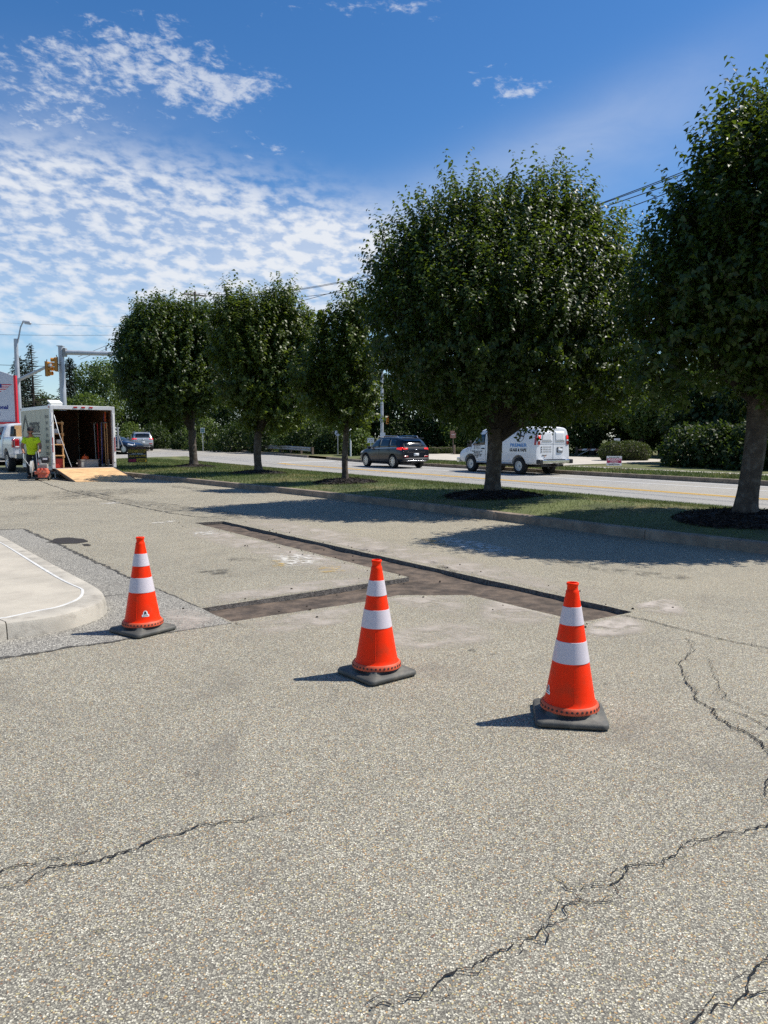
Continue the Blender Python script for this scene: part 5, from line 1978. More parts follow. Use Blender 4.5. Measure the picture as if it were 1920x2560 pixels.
def pickup(label, loc, rz):
    root = thing('pickup_truck', label, 'pickup truck', loc, rz)
    h, W, r = 2.95, 1.0, .42
    def bp(z0, zt, w=W):
        return [(0, z0), (w * .95, z0), (w, z0 + .05), (w, z0 + .20), (w + .01, zt - .25), (w - .01, zt - .08), (w - .03, zt - .01), (w - .12, zt), (0, zt)]
    S = [(-h, bp(.62, 1.40, .96)), (-h + .02, bp(.58, 1.42)), (-h + .2, bp(.56, 1.43)), (-h + 1.0, bp(.54, 1.43)), (-h + 1.9, bp(.54, 1.43)), (-h + 1.93, bp(.54, 1.43))]
    x0, x1 = -h + 1.22, -h + 1.22 + 3.57
    bed, bvb = cut_and_bake(loft(S, 1), arches((x0,), W, r + .10, r + .03, .5) + [MB().box((-h + 1.0, 0, 1.35), (1.80, 1.55, .95))], 'bed', 'paint_truck', root)
    def cp(z0, zb, wb, zr, wr):
        return [(0, z0), (.93, z0), (W - .02, z0 + .06), (W, z0 + .3), (wb, zb), (wb * .5 + wr * .5, zb * .5 + zr * .5), (wr, zr - .08), (wr * .8, zr), (0, zr + .02)]
    S = [(-h + 1.96, cp(.5, 1.25, .98, 1.95, .74)), (-h + 2.0, cp(.48, 1.25, .99, 1.97, .76)), (-h + 2.4, cp(.48, 1.25, .99, 1.99, .77)), (-h + 3.3, cp(.48, 1.25, .99, 1.99, .77)), (-h + 3.8, cp(.48, 1.24, .985, 1.93, .74)),
         (-h + 4.35, cp(.48, 1.22, .98, 1.45, .80)), (-h + 4.6, cp(.48, 1.2, .98, 1.34, .82)), (h - .35, cp(.5, 1.12, .96, 1.28, .80)), (h - .08, cp(.55, 1.0, .9, 1.18, .7)), (h, cp(.6, .95, .84, 1.10, .62))]
    cab, bvc = cut_and_bake(loft(S, 2), arches((x1,), W, r + .09, r + .03, .5), 'cab', 'paint_truck', root)
    for x in (x0, x1):
        for sg in (-1, 1):
            wheel(root, x, sg * (W - .15), r, .27, 'alloy', side=sg, spokes=8, rim_r=.62)
        otube('axle', [(x, -.8, r), (x, .8, r)], .07, 'black', root)
    for sg, sd in ((1, 'L'), (-1, 'R')):
        panel('side_window', bvc, sd, [(-h + 2.25, 1.30), (-h + 3.05, 1.29), (-h + 3.03, 1.82), (-h + 2.35, 1.83)], 'glass', root)
        panel('side_window', bvc, sd, [(-h + 3.12, 1.29), (-h + 4.02, 1.28), (-h + 3.66, 1.80), (-h + 3.12, 1.83)], 'glass', root)
        panel('tail_lamp', bvb, sd, [(-h + .02, 1.00), (-h + .20, 1.00), (-h + .20, 1.34), (-h + .02, 1.33)], 'lamp_red', root, .012)
        panel('tail_lamp', bvb, 'B', [(sg * .95, .98), (sg * .78, .98), (sg * .78, 1.34), (sg * .95, 1.33)], 'lamp_red', root, .02)
        panel('reversing_lamp', bvb, 'B', [(sg * .93, 1.0), (sg * .80, 1.0), (sg * .80, 1.05), (sg * .93, 1.05)], 'lamp_clear', root, .03)
        panel('rubbing_strip', bvb, sd, [(x0 + .5, .82), (-h + 1.9, .82), (-h + 1.9, .88), (x0 + .5, .88)], 'chrome', root, .01)
        obox('door_mirror', (1.15, sg * 1.16, 1.36), (.12, .22, .28), 'black', root, .03)
        obox('running_board', (-h + 3.1, sg * .93, .46), (1.9, .18, .06), 'trim', root, .01)
    panel('rear_window', bvc, 'B', [(-.66, 1.42), (.66, 1.42), (.60, 1.86), (-.60, 1.86)], 'glass', root, .01)
    panel('windscreen', bvc, 'F', [(-.70, 1.40), (.70, 1.40), (.62, 1.86), (-.62, 1.86)], 'glass', root, .01)
    panel('grille', bvc, 'F', [(-.6, .7), (.6, .7), (.6, 1.02), (-.6, 1.02)], 'chrome', root, .012)
    panel('tailgate', bvb, 'B', [(-.76, .72), (.76, .72), (.76, 1.36), (-.76, 1.36)], 'paint_truck', root, .012, (4, 3), .02)
    obox('rear_bumper', (-h - .10, 0, .66), (.20, 1.94, .20), 'chrome', root, .03)
    obox('tow_hitch', (-h - .24, 0, .50), (.36, .08, .08), 'black', root, .01)
    obox('frame', (0, 0, .50), (5.0, .9, .18), 'black', root)
    return root

# ================================================================== TRAILER, TRUCK AND WORK
TD = Vector((-.62, .785, 0)).normalized()           # trailer's forward direction
TLft = Vector((-TD.y, TD.x, 0))
TRZ = math.atan2(TD.y, TD.x)
REAR = Vector((-11.2, 26.0, 0)) - TLft * 1.075      # middle of the rear opening, on the ground
TW, TLn, TF, TH = 1.075, 3.95, .36, 2.50            # half width, length, floor height, roof height

tr = thing('cargo_trailer', 'cream enclosed cargo trailer with its rear ramp door lowered', 'trailer', REAR, TRZ)
wl = MB()
wl.box((TLn / 2, TW - .02, (TF + TH) / 2), (TLn - .06, .03, TH - TF - .14)).obj('side_wall', 'trailer_skin', tr)
MB().box((TLn / 2, -TW + .02, (TF + TH) / 2), (TLn - .06, .03, TH - TF - .14)).obj('side_wall', 'trailer_skin', tr)
nose = MB().prism([(TLn - .04, TW - .005), (TLn + .42, .25), (TLn + .42, -.25), (TLn - .04, -TW + .005)], TF + .05, TH - .06)
nose.obj('nose', 'trailer_skin', tr)
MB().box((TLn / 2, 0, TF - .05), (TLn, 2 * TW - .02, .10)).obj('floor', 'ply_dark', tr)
rf = MB()
for i in range(8):
    y0, y1 = -TW + 2 * TW * i / 8, -TW + 2 * TW * (i + 1) / 8
    z = lambda y: TH - .06 + .055 * (1 - (y / TW) ** 2)
    rf.add([(.0, y0, z(y0)), (TLn + .1, y0, z(y0)), (TLn + .1, y1, z(y1)), (0, y1, z(y1)), (0, y0, z(y0) - .03), (TLn + .1, y0, z(y0) - .03), (TLn + .1, y1, z(y1) - .03), (0, y1, z(y1) - .03)],
           [(0, 1, 2, 3), (7, 6, 5, 4), (0, 4, 5, 1), (3, 2, 6, 7), (0, 3, 7, 4), (1, 5, 6, 2)])
rf.obj('roof', 'trailer_skin', tr)
for sg in (-1, 1):
    obox('roof_rail', (TLn / 2, sg * (TW + .003), TH - .08), (TLn - .12, .028, .12), 'aluminium', tr, .006)
    obox('bottom_rail', (TLn / 2, sg * (TW + .003), TF + .0), (TLn - .12, .028, .13), 'aluminium', tr, .006)
    obox('rear_post', (.03, sg * (TW - .045), (TF + TH) / 2 - .02), (.13, .10, TH - TF - .02), 'aluminium', tr, .008)
    obox('post_strip', (-.045, sg * (TW - .045), (TF + TH) / 2 - .05), (.012, .06, TH - TF - .45), 'roof_white', tr, .004)
    obox('marker_lamp', (-.055, sg * (TW - .03), TF + .80), (.02, .03, .50), 'lamp_red', tr, .006)
    obox('corner_lamp', (.10, sg * (TW + .022), TH - .07), (.09, .018, .06), 'lamp_red', tr, .006)
    obox('wheel_fender', (1.75, sg * (TW + .10), .58), (1.55, .22, .05), 'aluminium', tr, .015)
    obox('fender_end', (.98, sg * (TW + .10), .46), (.05, .22, .26), 'aluminium', tr, .01)
    for x in (1.42, 2.12):
        wheel(tr, x, sg * (TW + .09), .33, .20, 'alloy', side=sg, spokes=6, rim_r=.58)
    otube('axle', [(1.42, sg * .3, .33), (1.42, sg * TW, .33)], .04, 'black', tr)
    otube('stabiliser_jack', [(.25, sg * (TW - .16), TF - .08), (.25, sg * (TW - .16), .03)], .03, 'galv', tr)
    obox('jack_foot', (.25, sg * (TW - .16), .015), (.16, .16, .03), 'galv', tr)
obox('corner_lamp', (TLn - .12, TW + .022, TH - .07), (.09, .018, .06), 'lamp_red', tr, .006)
obox('rear_header', (.03, 0, TH - .085), (.13, 2 * TW - .19, .13), 'aluminium', tr, .008)
for y in (-.26, 0, .26):
    obox('clearance_lamp', (-.045, y, TH - .075), (.03, .13, .05), 'lamp_red', tr, .012)
obox('rear_sill', (.03, 0, TF - .055), (.13, 2 * TW - .19, .10), 'aluminium', tr, .006)
rv = obox('roof_vent', (1.3, .55, TH + .03), (.40, .40, .09), 'roof_white', tr, .02)
obox('vent_lid', (1.3, .55, TH + .14), (.42, .42, .05), 'roof_white', rv, .015, ry=R(-16))
# seams and screw lines of the side skin
for x in (.62, 1.24, 1.86, 2.48, 3.10, 3.60):
    obox('panel_seam', (x, TW - .0035, (TF + TH) / 2), (.035, .004, TH - TF - .26), 'trailer_skin', tr, .001)
# ramp
RL, rang = 2.10, math.asin((TF - .03) / 2.10)
rm = MB().box((-RL / 2, 0, -.018), (RL, 2 * TW - .22, .036))
ramp = rm.map(lambda p: Vector((p.x * math.cos(rang) - .04, p.y, TF - .015 + p.x * math.sin(rang) + p.z))).obj('ramp', 'ply', tr)
for sg in (-1, 1):
    MB().box((-RL / 2, sg * (TW - .085), -.03), (RL, .05, .07)).map(lambda p: Vector((p.x * math.cos(rang) - .04, p.y, TF - .015 + p.x * math.sin(rang) + p.z))).obj('ramp_edge', 'black', ramp)
for x in (-.72, -1.42):
    MB().box((x, 0, .0005), (.008, 2 * TW - .23, .002)).map(lambda p: Vector((p.x * math.cos(rang) - .04, p.y, TF - .015 + p.x * math.sin(rang) + p.z))).obj('ramp_joint', 'ply_dark', ramp)
MB().box((-RL - .10, 0, -.018), (.24, 2 * TW - .24, .014)).map(lambda p: Vector((p.x * math.cos(rang * .5) - .045, p.y, max(TF - .015 + p.x * math.sin(rang) + p.z, .006)))).obj('ramp_flap', 'ply', ramp)
otube('ramp_cable', [(-.02, TW - .12, TH - .35), (-.45, TW - .13, 1.55), (-.62, TW - .45, TF + .05)], .010, 'galv', tr, 6)
# door bars on the right hand post
otube('door_bar', [(-.02, -TW - .10, TF + .65), (-.02, -TW - .10, TF + 1.40)], .03, 'galv', tr)
for z in (TF + .68, TF + 1.36):
    otube('bar_bracket', [(.02, -TW + .02, z), (-.02, -TW - .12, z)], .02, 'galv', tr)
otube('holdback_cable', [(-.02, -TW - .05, TF + 1.30), (-.10, -TW - .28, TF + .62)], .012, 'galv', tr)
for z in (TF + .80, TF + 1.42):
    obox('door_hinge', (-.06, TW + .015, z), (.09, .05, .05), 'galv', tr, .01)
# inside: lining, shelves and studs
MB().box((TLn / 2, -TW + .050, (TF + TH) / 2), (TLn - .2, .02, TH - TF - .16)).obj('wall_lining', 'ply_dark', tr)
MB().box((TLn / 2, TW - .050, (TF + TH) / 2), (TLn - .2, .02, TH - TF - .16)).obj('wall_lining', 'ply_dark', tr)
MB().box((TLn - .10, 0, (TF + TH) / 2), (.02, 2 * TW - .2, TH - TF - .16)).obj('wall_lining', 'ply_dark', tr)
shf = thing('storage_shelf', 'pine timber shelf along the left wall inside the trailer', 'shelf', REAR + Vector((0, 0, TF)), TRZ)
for x in (.35, 1.6, 2.9):
    for y in (TW - .10, TW - .46):
        obox('upright', (x, y, .80), (.09, .04, 1.60), 'lumber', shf, .004)
for z in (.42, .80, 1.16, 1.54):
    obox('shelf_board', (1.62, TW - .28, z), (2.7, .40, .03), 'lumber', shf)
    obox('shelf_rail', (1.62, TW - .485, z - .02), (2.7, .02, .10), 'lumber', shf)
# loose things in the trailer
def inside_pt(x, y, z):
    return REAR + TD * x + TLft * y + Vector((0, 0, z))
o = thing('tool_box', 'red metal tool box on the trailer floor under the shelf', 'tool box', inside_pt(.55, TW - .28, TF), TRZ)
obox('box', (0, 0, .16), (.40, .34, .32), 'red_paint', o, .01)
obox('lid', (0, 0, .335), (.42, .35, .03), 'black', o, .008)
otube('handle', [(-.10, 0, .35), (-.08, 0, .41), (.08, 0, .41), (.10, 0, .35)], .012, 'chrome', o, 6)
for i, (x, y, z, m_, lab) in enumerate(((.50, .80, 1.18, 'sign_white', 'small pale carton on the upper trailer shelf'), (.48, .72, .82, 'plate', 'grey carton on the middle trailer shelf'), (.8, .85, .44, 'orange', 'orange carton on the lowest trailer shelf'))):
    o = thing('carton', lab, 'box', inside_pt(x, y, TF + z), TRZ)
    obox('box', (0, 0, .075), (.22, .16, .15), m_, o, .006)
    obox('flap', (0, 0, .154), (.22, .08, .006), m_, o)
o = thing('plastic_crate', 'grey plastic crate on the trailer floor', 'crate', inside_pt(.62, -.30, TF), TRZ)
obox('floor_panel', (0, 0, .015), (.40, .58, .03), 'trim', o)
for sx, sy, dx, dy in ((1, 0, .02, .58), (-1, 0, .02, .58), (0, 1, .40, .02), (0, -1, .40, .02)):
    obox('side', (sx * .20, sy * .29, .13), (dx, dy, .24), 'saw_grey', o, .004)
    obox('rim', (sx * .205, sy * .295, .25), (dx + .02, dy + .02, .025), 'saw_grey', o, .004)
o = thing('fuel_can', 'orange fuel can standing in the grey crate', 'can', inside_pt(.66, -.22, TF + .03), TRZ)
MB().lathe([(.10, 0), (.13, .02), (.135, .26), (.10, .34), (.03, .38), (.03, .42)], 16).obj('can', 'orange', o, smooth=True)
otube('handle', [(.06, 0, .36), (.0, 0, .45), (-.08, 0, .36)], .014, 'black', o, 6)
rg = random.Random(9)
TL_ = [('shovel', 'handle_wood', .30, 'long wooden shovel hanging nearest the trailer opening'), ('rake', 'handle_wood', .46, 'wooden rake leaning on the right trailer wall'), ('tamper', 'handle_wood', .85, 'pale wooden tamper pole on the right trailer wall'),
       ('shovel', 'red_paint', 1.10, 'red handled shovel deeper in the trailer'), ('rake', 'steel', 1.35, 'metal rake at the back of the right trailer wall'), ('level', 'blue_cloth', .64, 'blue handled screed on the right trailer wall')]
for k, (nm, m_, x, lab) in enumerate(TL_):
    o = thing(nm, lab, nm, inside_pt(x, -TW + .17 + .02 * k, TF), TRZ)
    tx, ty = rg.uniform(-.10, .12), rg.uniform(-.02, .05)
    otube('handle', [(0, 0, .04), (tx * .6, ty * .6, .95), (tx, ty, 1.55)], .017, m_, o, 7)
    if nm == 'shovel':
        MB().box((0, 0, .14), (.20, .02, .28), taper=.9).obj('blade', 'steel', o, bevel=.006)
        obox('grip', (tx, ty, 1.57), (.14, .03, .03), 'black', o, .008)
    elif nm == 'rake':
        obox('rake_head', (tx, ty, 1.56), (.34, .03, .04), 'steel', o, .004)
        for q in range(7):
            obox('tine', (tx - .15 + q * .05, ty + .04, 1.56), (.008, .07, .008), 'steel', o)
        obox('end_cap', (0, 0, .02), (.045, .045, .04), 'black', o)
    else:
        obox('head', (0, 0, .05), (.22, .12, .10), 'steel', o, .006)
        obox('end_cap', (tx, ty, 1.57), (.045, .045, .05), 'black', o)
o = thing('safety_harness', 'orange and black straps bundled at the top right inside the trailer', 'straps', inside_pt(.42, -TW + .15, TF + 1.62), TRZ)
for k in range(5):
    otube('strap', [(.02 * k, .02, .32 - .01 * k), (-.08 + .05 * k, .05, .05), (.03 * k - .05, .03, -.25 + .05 * k), (.06 * k, .02, .1)], .02, ('orange', 'black', 'orange', 'blue_cloth', 'black')[k], o, 6)
obox('hook', (.04, -.03, .34), (.06, .09, .03), 'steel', o)
# side lettering and house emblem (front of the trailer is to the reader's left)
SX = lambda off=.0: (lambda a, q: Vector((a, TW - .004 + .004 + off, q)))
def side_text(s_, x, z, size, m_, **kw):
    return text_obj('lettering', s_, size, m_, tr, lambda a, q: (x - a, TW + .002, z + q), **kw)
side_text('CORNERSTONE', 2.75, 1.58, .20, 'ink', sx=.95, sy=2.6, bold=.004)
side_text('CONCRETE', 2.75, 1.16, .20, 'ink', sx=1.28, sy=1.9, bold=.004)
obox('lettering_rule', (2.03, TW + .001, 1.50), (1.45, .003, .03), 'ink', tr)
for i, s_ in enumerate(('CONCRETE', 'WALLS', 'PATIOS', 'STEPS', 'DRIVEWAYS', 'WALKS', 'PORCHES', 'FLOORS')):
    side_text(s_, .48, 2.06 - i * .21, .10, 'ink_grey', align='CENTER', sy=1.4, sx=.85, bold=.003)
def side_poly(name, pts, m_, off=.002):
    b = MB()
    b.add([(x, TW + off, z) for x, z in pts], [tuple(range(len(pts)))])
    return b.obj(name, m_, tr, fix=False)
for (A, B_) in (((3.78, 1.60), (3.30, 2.22)), ((3.30, 2.22), (2.86, 1.72)), ((3.72, 1.62), (3.72, 1.05)), ((2.98, 1.78), (2.98, .98)), ((3.72, 1.05), (3.36, .62)), ((3.36, .62), (3.36, .92)), ((3.30, 2.10), (3.66, 1.62)), ((3.30, 2.10), (3.00, 1.76))):
    d = Vector((B_[0] - A[0], B_[1] - A[1])).normalized() * .022
    side_poly('house_emblem', [(A[0] - d.y, A[1] + d.x), (A[0] + d.y, A[1] - d.x), (B_[0] + d.y, B_[1] - d.x), (B_[0] - d.y, B_[1] + d.x)], 'ink')
# draw bar
for sg in (-1, 1):
    otube('drawbar', [(TLn - .3, sg * .75, TF - .05), (TLn + 1.25, 0, TF + .10)], .045, 'black', tr)
otube('jack_stand', [(TLn + .95, 0, .06), (TLn + .95, 0, .85)], .035, 'galv', tr)
obox('coupler', (TLn + 1.30, 0, TF + .13), (.26, .12, .12), 'black', tr, .01)

TRK = REAR + TD * (TLn + 1.55 + 2.95 + .15)
pk = pickup('white pickup truck hitched in front of the trailer', TRK, TRZ)
o = thing('timber_rack', 'stack of timber and black hose standing in the pickup bed', 'timber', REAR + TD * (TLn + 1.55 + .9) + Vector((0, 0, .88)), TRZ)
for k in range(3):
    obox('board', (.25 * k, .55 - .08 * k, .48), (.05, .30, .96), 'lumber', o, .004)
MB().lathe([(.25, -.05), (.33, -.05), (.33, .05), (.25, .05)], 20, 'Y', (.1, -.1, .62), close=True).obj('hose_coil', 'black', o, smooth=True)
obox('cross_board', (.2, .05, .93), (.05, 1.3, .14), 'lumber', o)

# ------------------------------------------------------------------ worker and saw
def skin_body(name, chains, m, parent, sub=2, root_first=True):
    """chains: lists of (point, radius); chains share points by equal coordinates"""
    V, Rr, E, key = [], [], [], {}
    for ch in chains:
        prev = None
        for p, r_ in ch:
            k = tuple(round(q, 4) for q in p)
            if k not in key:
                key[k] = len(V)
                V.append(k)
                Rr.append(r_)
            if prev is not None and prev != key[k]:
                E.append((prev, key[k]))
            prev = key[k]
    me = bpy.data.meshes.new(name)
    me.from_pydata(V, E, [])
    o = bpy.data.objects.new(name, me)
    COL.objects.link(o)
    sk = o.modifiers.new('skin', 'SKIN')
    for i, r_ in enumerate(Rr):
        rr = r_ if hasattr(r_, '__len__') else (r_, r_)
        me.skin_vertices[0].data[i].radius = rr
        me.skin_vertices[0].data[i].use_root = (i == 0)
    s_ = o.modifiers.new('sub', 'SUBSURF')
    s_.levels = s_.render_levels = sub
    dg = bpy.context.evaluated_depsgraph_get()
    ev = bpy.data.meshes.new_from_object(o.evaluated_get(dg))
    bpy.data.objects.remove(o)
    ev.materials.clear()
    ev.materials.append(M[m])
    ev.polygons.foreach_set('use_smooth', [True] * len(ev.polygons))
    return link(name, ev, parent)


PP = G(83, 1197)
PRZ = R(18)
per = thing('person', 'worker in a lime yellow shirt and dark backward cap pushing a saw', 'person', (PP.x, PP.y, 0), PRZ)
HL, HR = Vector((.27, -.56, .90)), Vector((-.20, -.52, .88))     # hands on the saw handles (image right, image left)
pel, spn, chs, nck = (0, .14, .95), (0, .06, 1.12), (0, -.05, 1.30), (0, -.15, 1.455)
ch = [[(pel, .15), (spn, .155), (chs, .16), (nck, .062), ((0, -.20, 1.52), .058), ((0, -.225, 1.56), .075), ((0, -.235, 1.62), .088), ((0, -.225, 1.675), .070)]]
for sg, hd in ((1, HL), (-1, HR)):
    sh, el = (sg * .185, -.085, 1.345), (sg * .29, -.17, 1.11)
    wr_ = (hd.x + sg * .015, hd.y + .09, hd.z + .035)
    ch.append([(chs, .16), (sh, .075), (el, .050), (wr_, .033), ((hd.x, hd.y + .035, hd.z + .02), (.042, .024))])
    hp, kn, an = (sg * .10, .14, .90), (sg * .13, .06 - .05 * sg, .50), (sg * .14, .16 - .10 * sg, .085)
    ch.append([(pel, .15), (hp, .10), (kn, .062), (an, .042), ((an[0] + .01 * sg, an[1] - .10, .045), .040), ((an[0] + .02 * sg, an[1] - .19, .038), .034)])
body = skin_body('body', ch, 'skin', per)
for sg, hd in ((1, HL), (-1, HR)):
    for k in range(4):
        x0 = hd.x + (-.033 + .022 * k)
        ln = (.9, 1.0, .96, .8)[k]
        skin_body('finger', [[((x0, hd.y + .02, hd.z + .022), .0095), ((x0, hd.y - .018 * ln, hd.z + .030), .009), ((x0, hd.y - .034 * ln, hd.z + .008), .0085), ((x0, hd.y - .022 * ln, hd.z - .018), .008), ((x0, hd.y - .004, hd.z - .024), .0075)]], 'skin', body, 1)
    skin_body('thumb', [[((hd.x - sg * .036, hd.y + .035, hd.z + .012), .011), ((hd.x - sg * .052, hd.y + .008, hd.z + .002), .010), ((hd.x - sg * .046, hd.y - .014, hd.z - .016), .009)]], 'skin', body, 1)
sc = [[((0, .15, .80), .200), ((0, .15, .87), .198), (pel, .190), (spn, .195), (chs, .190), ((0, -.085, 1.385), .150), ((0, -.125, 1.445), .098), ((0, -.150, 1.480), .076)]]
for sg in (1, -1):
    sh, el = Vector((sg * .185, -.085, 1.345)), Vector((sg * .29, -.17, 1.11))
    sc.append([(chs, .190), (tuple(sh), .104), (tuple(sh.lerp(el, .40)), .088), (tuple(sh.lerp(el, .66)), .080)])
shirt = skin_body('shirt', sc, 'shirt', per)
obox('chest_badge', (.10, -.250, 1.32), (.07, .006, .022), 'ink', shirt, rx=R(-18))
tc_ = [[((0, .14, .99), .172), (pel, .172)]]
for sg in (1, -1):
    hp, kn, an = (sg * .10, .14, .88), (sg * .13, .06 - .05 * sg, .50), (sg * .14, .16 - .10 * sg, .12)
    tc_.append([(pel, .172), (hp, .125), (kn, .092), (an, .080)])
    bt = MB().box((an[0] + .012 * sg, an[1] - .075, .045), (.10, .29, .09)).obj('boot', 'boot', per, bevel=.03)
skin_body('trousers', tc_, 'trousers', per)
MB().lathe([(.094, 0), (.098, .03), (.094, .07), (.075, .105), (.04, .122), (.004, .126)], 20).map(lambda p: Vector((p.x, p.y * 1.12 - .222, p.z + 1.630 + .10 * (p.y)))).obj('cap', 'cap', per, smooth=True)
MB().box((0, -.105 + 0, 0), (.16, .10, .012)).map(lambda p: Vector((p.x, p.y + .005, p.z + 1.645))).obj('cap_peak', 'cap', per, bevel=.005)
for sg in (-1, 1):
    MB().lathe([(.004, -.006), (.011, 0), (.004, .006)], 10, 'Y', (sg * .032, -.320, 1.595)).obj('eye', 'ink', per, smooth=True)
    MB().lathe([(.008, -.02), (.030, 0), (.008, .014)], 10, 'X', (sg * .088, -.225, 1.585)).obj('ear', 'skin', per, smooth=True)
MB().box((0, -.322, 1.572), (.022, .034, .05), taper=.6).obj('nose', 'skin', per, bevel=.006)
MB().lathe([(.05, 0), (.070, .02), (.060, .05)], 14, 'Z', (0, -.262, 1.515)).obj('beard', 'boot', per, smooth=True)
MB().box((0, -.330, 1.538), (.044, .008, .010)).obj('mouth', 'red_ink', per)

sp0 = Vector((PP.x, PP.y, 0)) + Matrix.Rotation(PRZ, 3, 'Z') @ Vector((.36, -.95, 0))
sw = thing('concrete_saw', 'orange and grey walk-behind concrete saw held by the worker', 'saw', sp0, PRZ)
# local: person stands at +y, the machine's front is -y; handles reach back
MB().box((.03, 0, .25), (.42, .50, .10)).obj('chassis', 'saw_orange', sw, bevel=.02)
MB().box((.06, -.10, .31), (.34, .44, .16), taper=.92).obj('front_cowl', 'saw_orange', sw, bevel=.03)
MB().box((.08, -.24, .20), (.32, .05, .22), rx=R(-14)).obj('front_plate', 'saw_orange', sw, bevel=.01)
MB().box((.05, .06, .46), (.32, .30, .18)).obj('engine_block', 'saw_grey', sw, bevel=.02)
MB().box((.14, .05, .66), (.24, .24, .16)).obj('air_filter', 'black', sw, bevel=.02)
MB().box((.14, -.072, .70), (.14, .006, .06)).obj('filter_label', 'sign_white', sw)
MB().lathe([(.07, 0), (.07, .14), (.03, .16)], 14, 'Z', (-.02, -.02, .52)).obj('muffler', 'steel', sw, smooth=True)
for x in (.02, .12):
    MB().lathe([(.030, -.03), (.030, 0), (.012, .012)], 12, 'Y', (x, -.325, .38)).obj('control_knob', 'red_paint', sw, smooth=True)
for k in range(6):
    MB().box((.05, -.098, .40 + .022 * k), (.28, .01, .008)).obj('cooling_fin', 'steel', sw)
gd = MB()
K = 18
P = [(-.26, -.10 + .30 * math.cos(a), .34 + .30 * math.sin(a)) for a in np.linspace(-.10, math.pi + .25, K)]
V = [(-.26 - .035, y, z) for _, y, z in P] + [(-.26 + .035, y, z) for _, y, z in P]
gd.add(V + [(-.295, -.10, .34), (-.225, -.10, .34)], [(i, i + 1, K + i + 1, K + i) for i in range(K - 1)] + [(i, i + 1, 2 * K) for i in range(K - 1)] + [(K + i, K + i + 1, 2 * K + 1) for i in range(K - 1)])
gd.obj('blade_guard', 'saw_grey', sw)
MB().lathe([(.001, -.003), (.25, -.003), (.25, .003), (.001, .003)], 36, 'X', (-.26, -.10, .29)).obj('blade', 'steel', sw)
otube('blade_shaft', [(-.30, -.10, .29), (.1, -.10, .29)], .02, 'steel', sw)
for sx in (-.14, .24):
    for y, r_ in ((-.22, .085), (.20, .11)):
        w_ = MB().lathe([(r_ * .5, -.025), (r_, -.025), (r_, .025), (r_ * .5, .025)], 18, 'X', (sx, y, r_), close=True).obj('wheel', 'tyre', sw, smooth=True)
        MB().lathe([(.005, -.028), (r_ * .5, -.024), (r_ * .5, .024), (.005, .028)], 14, 'X', (sx, y, r_)).obj('hub', 'saw_grey', w_, smooth=True)
for y in (-.22, .20):
    otube('axle', [(-.16, y, .095), (.26, y, .095)], .015, 'steel', sw)
inv = Matrix.Rotation(-0.0, 3, 'Z')
for hd in (HL, HR):
    g = hd - Vector((.36, -.95, 0))
    otube('handle_bar', [(g.x * .5 + .03, .22, .30), (g.x, .30, .72), (g.x, g.y - .06, g.z), (g.x, g.y + .06, g.z)], .014, 'steel', sw, 8)
    otube('handle_cross', [(g.x - .06, g.y, g.z), (g.x + .06, g.y, g.z)], .016, 'black', sw, 8)
MB().box((.05, .30, .70), (.34, .05, .14), rx=R(-25)).obj('control_panel', 'black', sw, bevel=.01)
otube('throttle_lever', [(-.08, .30, .74), (-.10, .26, .95)], .012, 'sign_white', sw, 6)
otube('depth_crank', [(-.12, .10, .35), (-.16, .22, .92), (-.10, .22, .97)], .012, 'steel', sw, 6)
otube('fuel_hose', [(.0, .1, .58), (-.09, 0, .66), (-.06, -.12, .50)], .012, 'red_paint', sw, 6)

# ================================================================== SIGNS, POLES, RAILS, WIRES
def facing(p):
    """rotation so that local -y looks at the camera"""
    return math.atan2(-p.y, -p.x) + R(90)


def yard_sign(label, p, rz, w, hgt, z0, base_m):
    root = thing('yard_sign', label, 'sign', p, rz)
    bd = obox('board', (0, 0, z0 + hgt / 2), (w, .012, hgt), base_m, root)
    for x in (-w / 2 + .02, w / 2 - .02):
        otube('stake', [(x, .012, -.08), (x, .012, z0 + hgt)], .007, 'black', root, 6)

    def block(name, x0, x1, q0, q1, m):
        b = MB().box(((x0 + x1) / 2, -.0075, (q0 + q1) / 2 + z0), (x1 - x0, .003, q1 - q0))
        return b.obj(name, m, root)

    def txt(s_, x, q, size, m, **kw):
        return text_obj('lettering', s_, size, m, root, lambda a, c: (x + a, -.0105, z0 + q + c), **kw)
    return root, block, txt


# landscaping sign on the island
q = at(344, 1158, 33.0)
p = Vector((q.x, q.y, island_z(q.x, q.y)))
r_, blk, tx = yard_sign('black and yellow NOW HIRING sign on the grass beside the trailer', p, facing(p) + R(6), .78, .68, .14, 'sign_black')
tx('LANDSCAPE', .03, .575, .115, 'sign_brown', align='CENTER', bold=.003)
blk('yellow_band', -.385, .385, .43, .545, 'sign_yellow')
tx('NOW HIRING', 0, .445, .125, 'ink', align='CENTER', bold=.004)
blk('white_rule', -.22, .22, .375, .395, 'sign_white')
tx('(724) 961-9970', 0, .235, .112, 'sign_yellow', align='CENTER', bold=.003)
blk('white_rule', -.34, .34, .335, .347, 'sign_white')
blk('red_panel', -.37, -.06, .03, .14, 'sign_magenta')
blk('yellow_panel', -.04, .37, .03, .17, 'sign_yellow')
tx('$18/HR', .16, .06, .10, 'ink', align='CENTER', bold=.003)

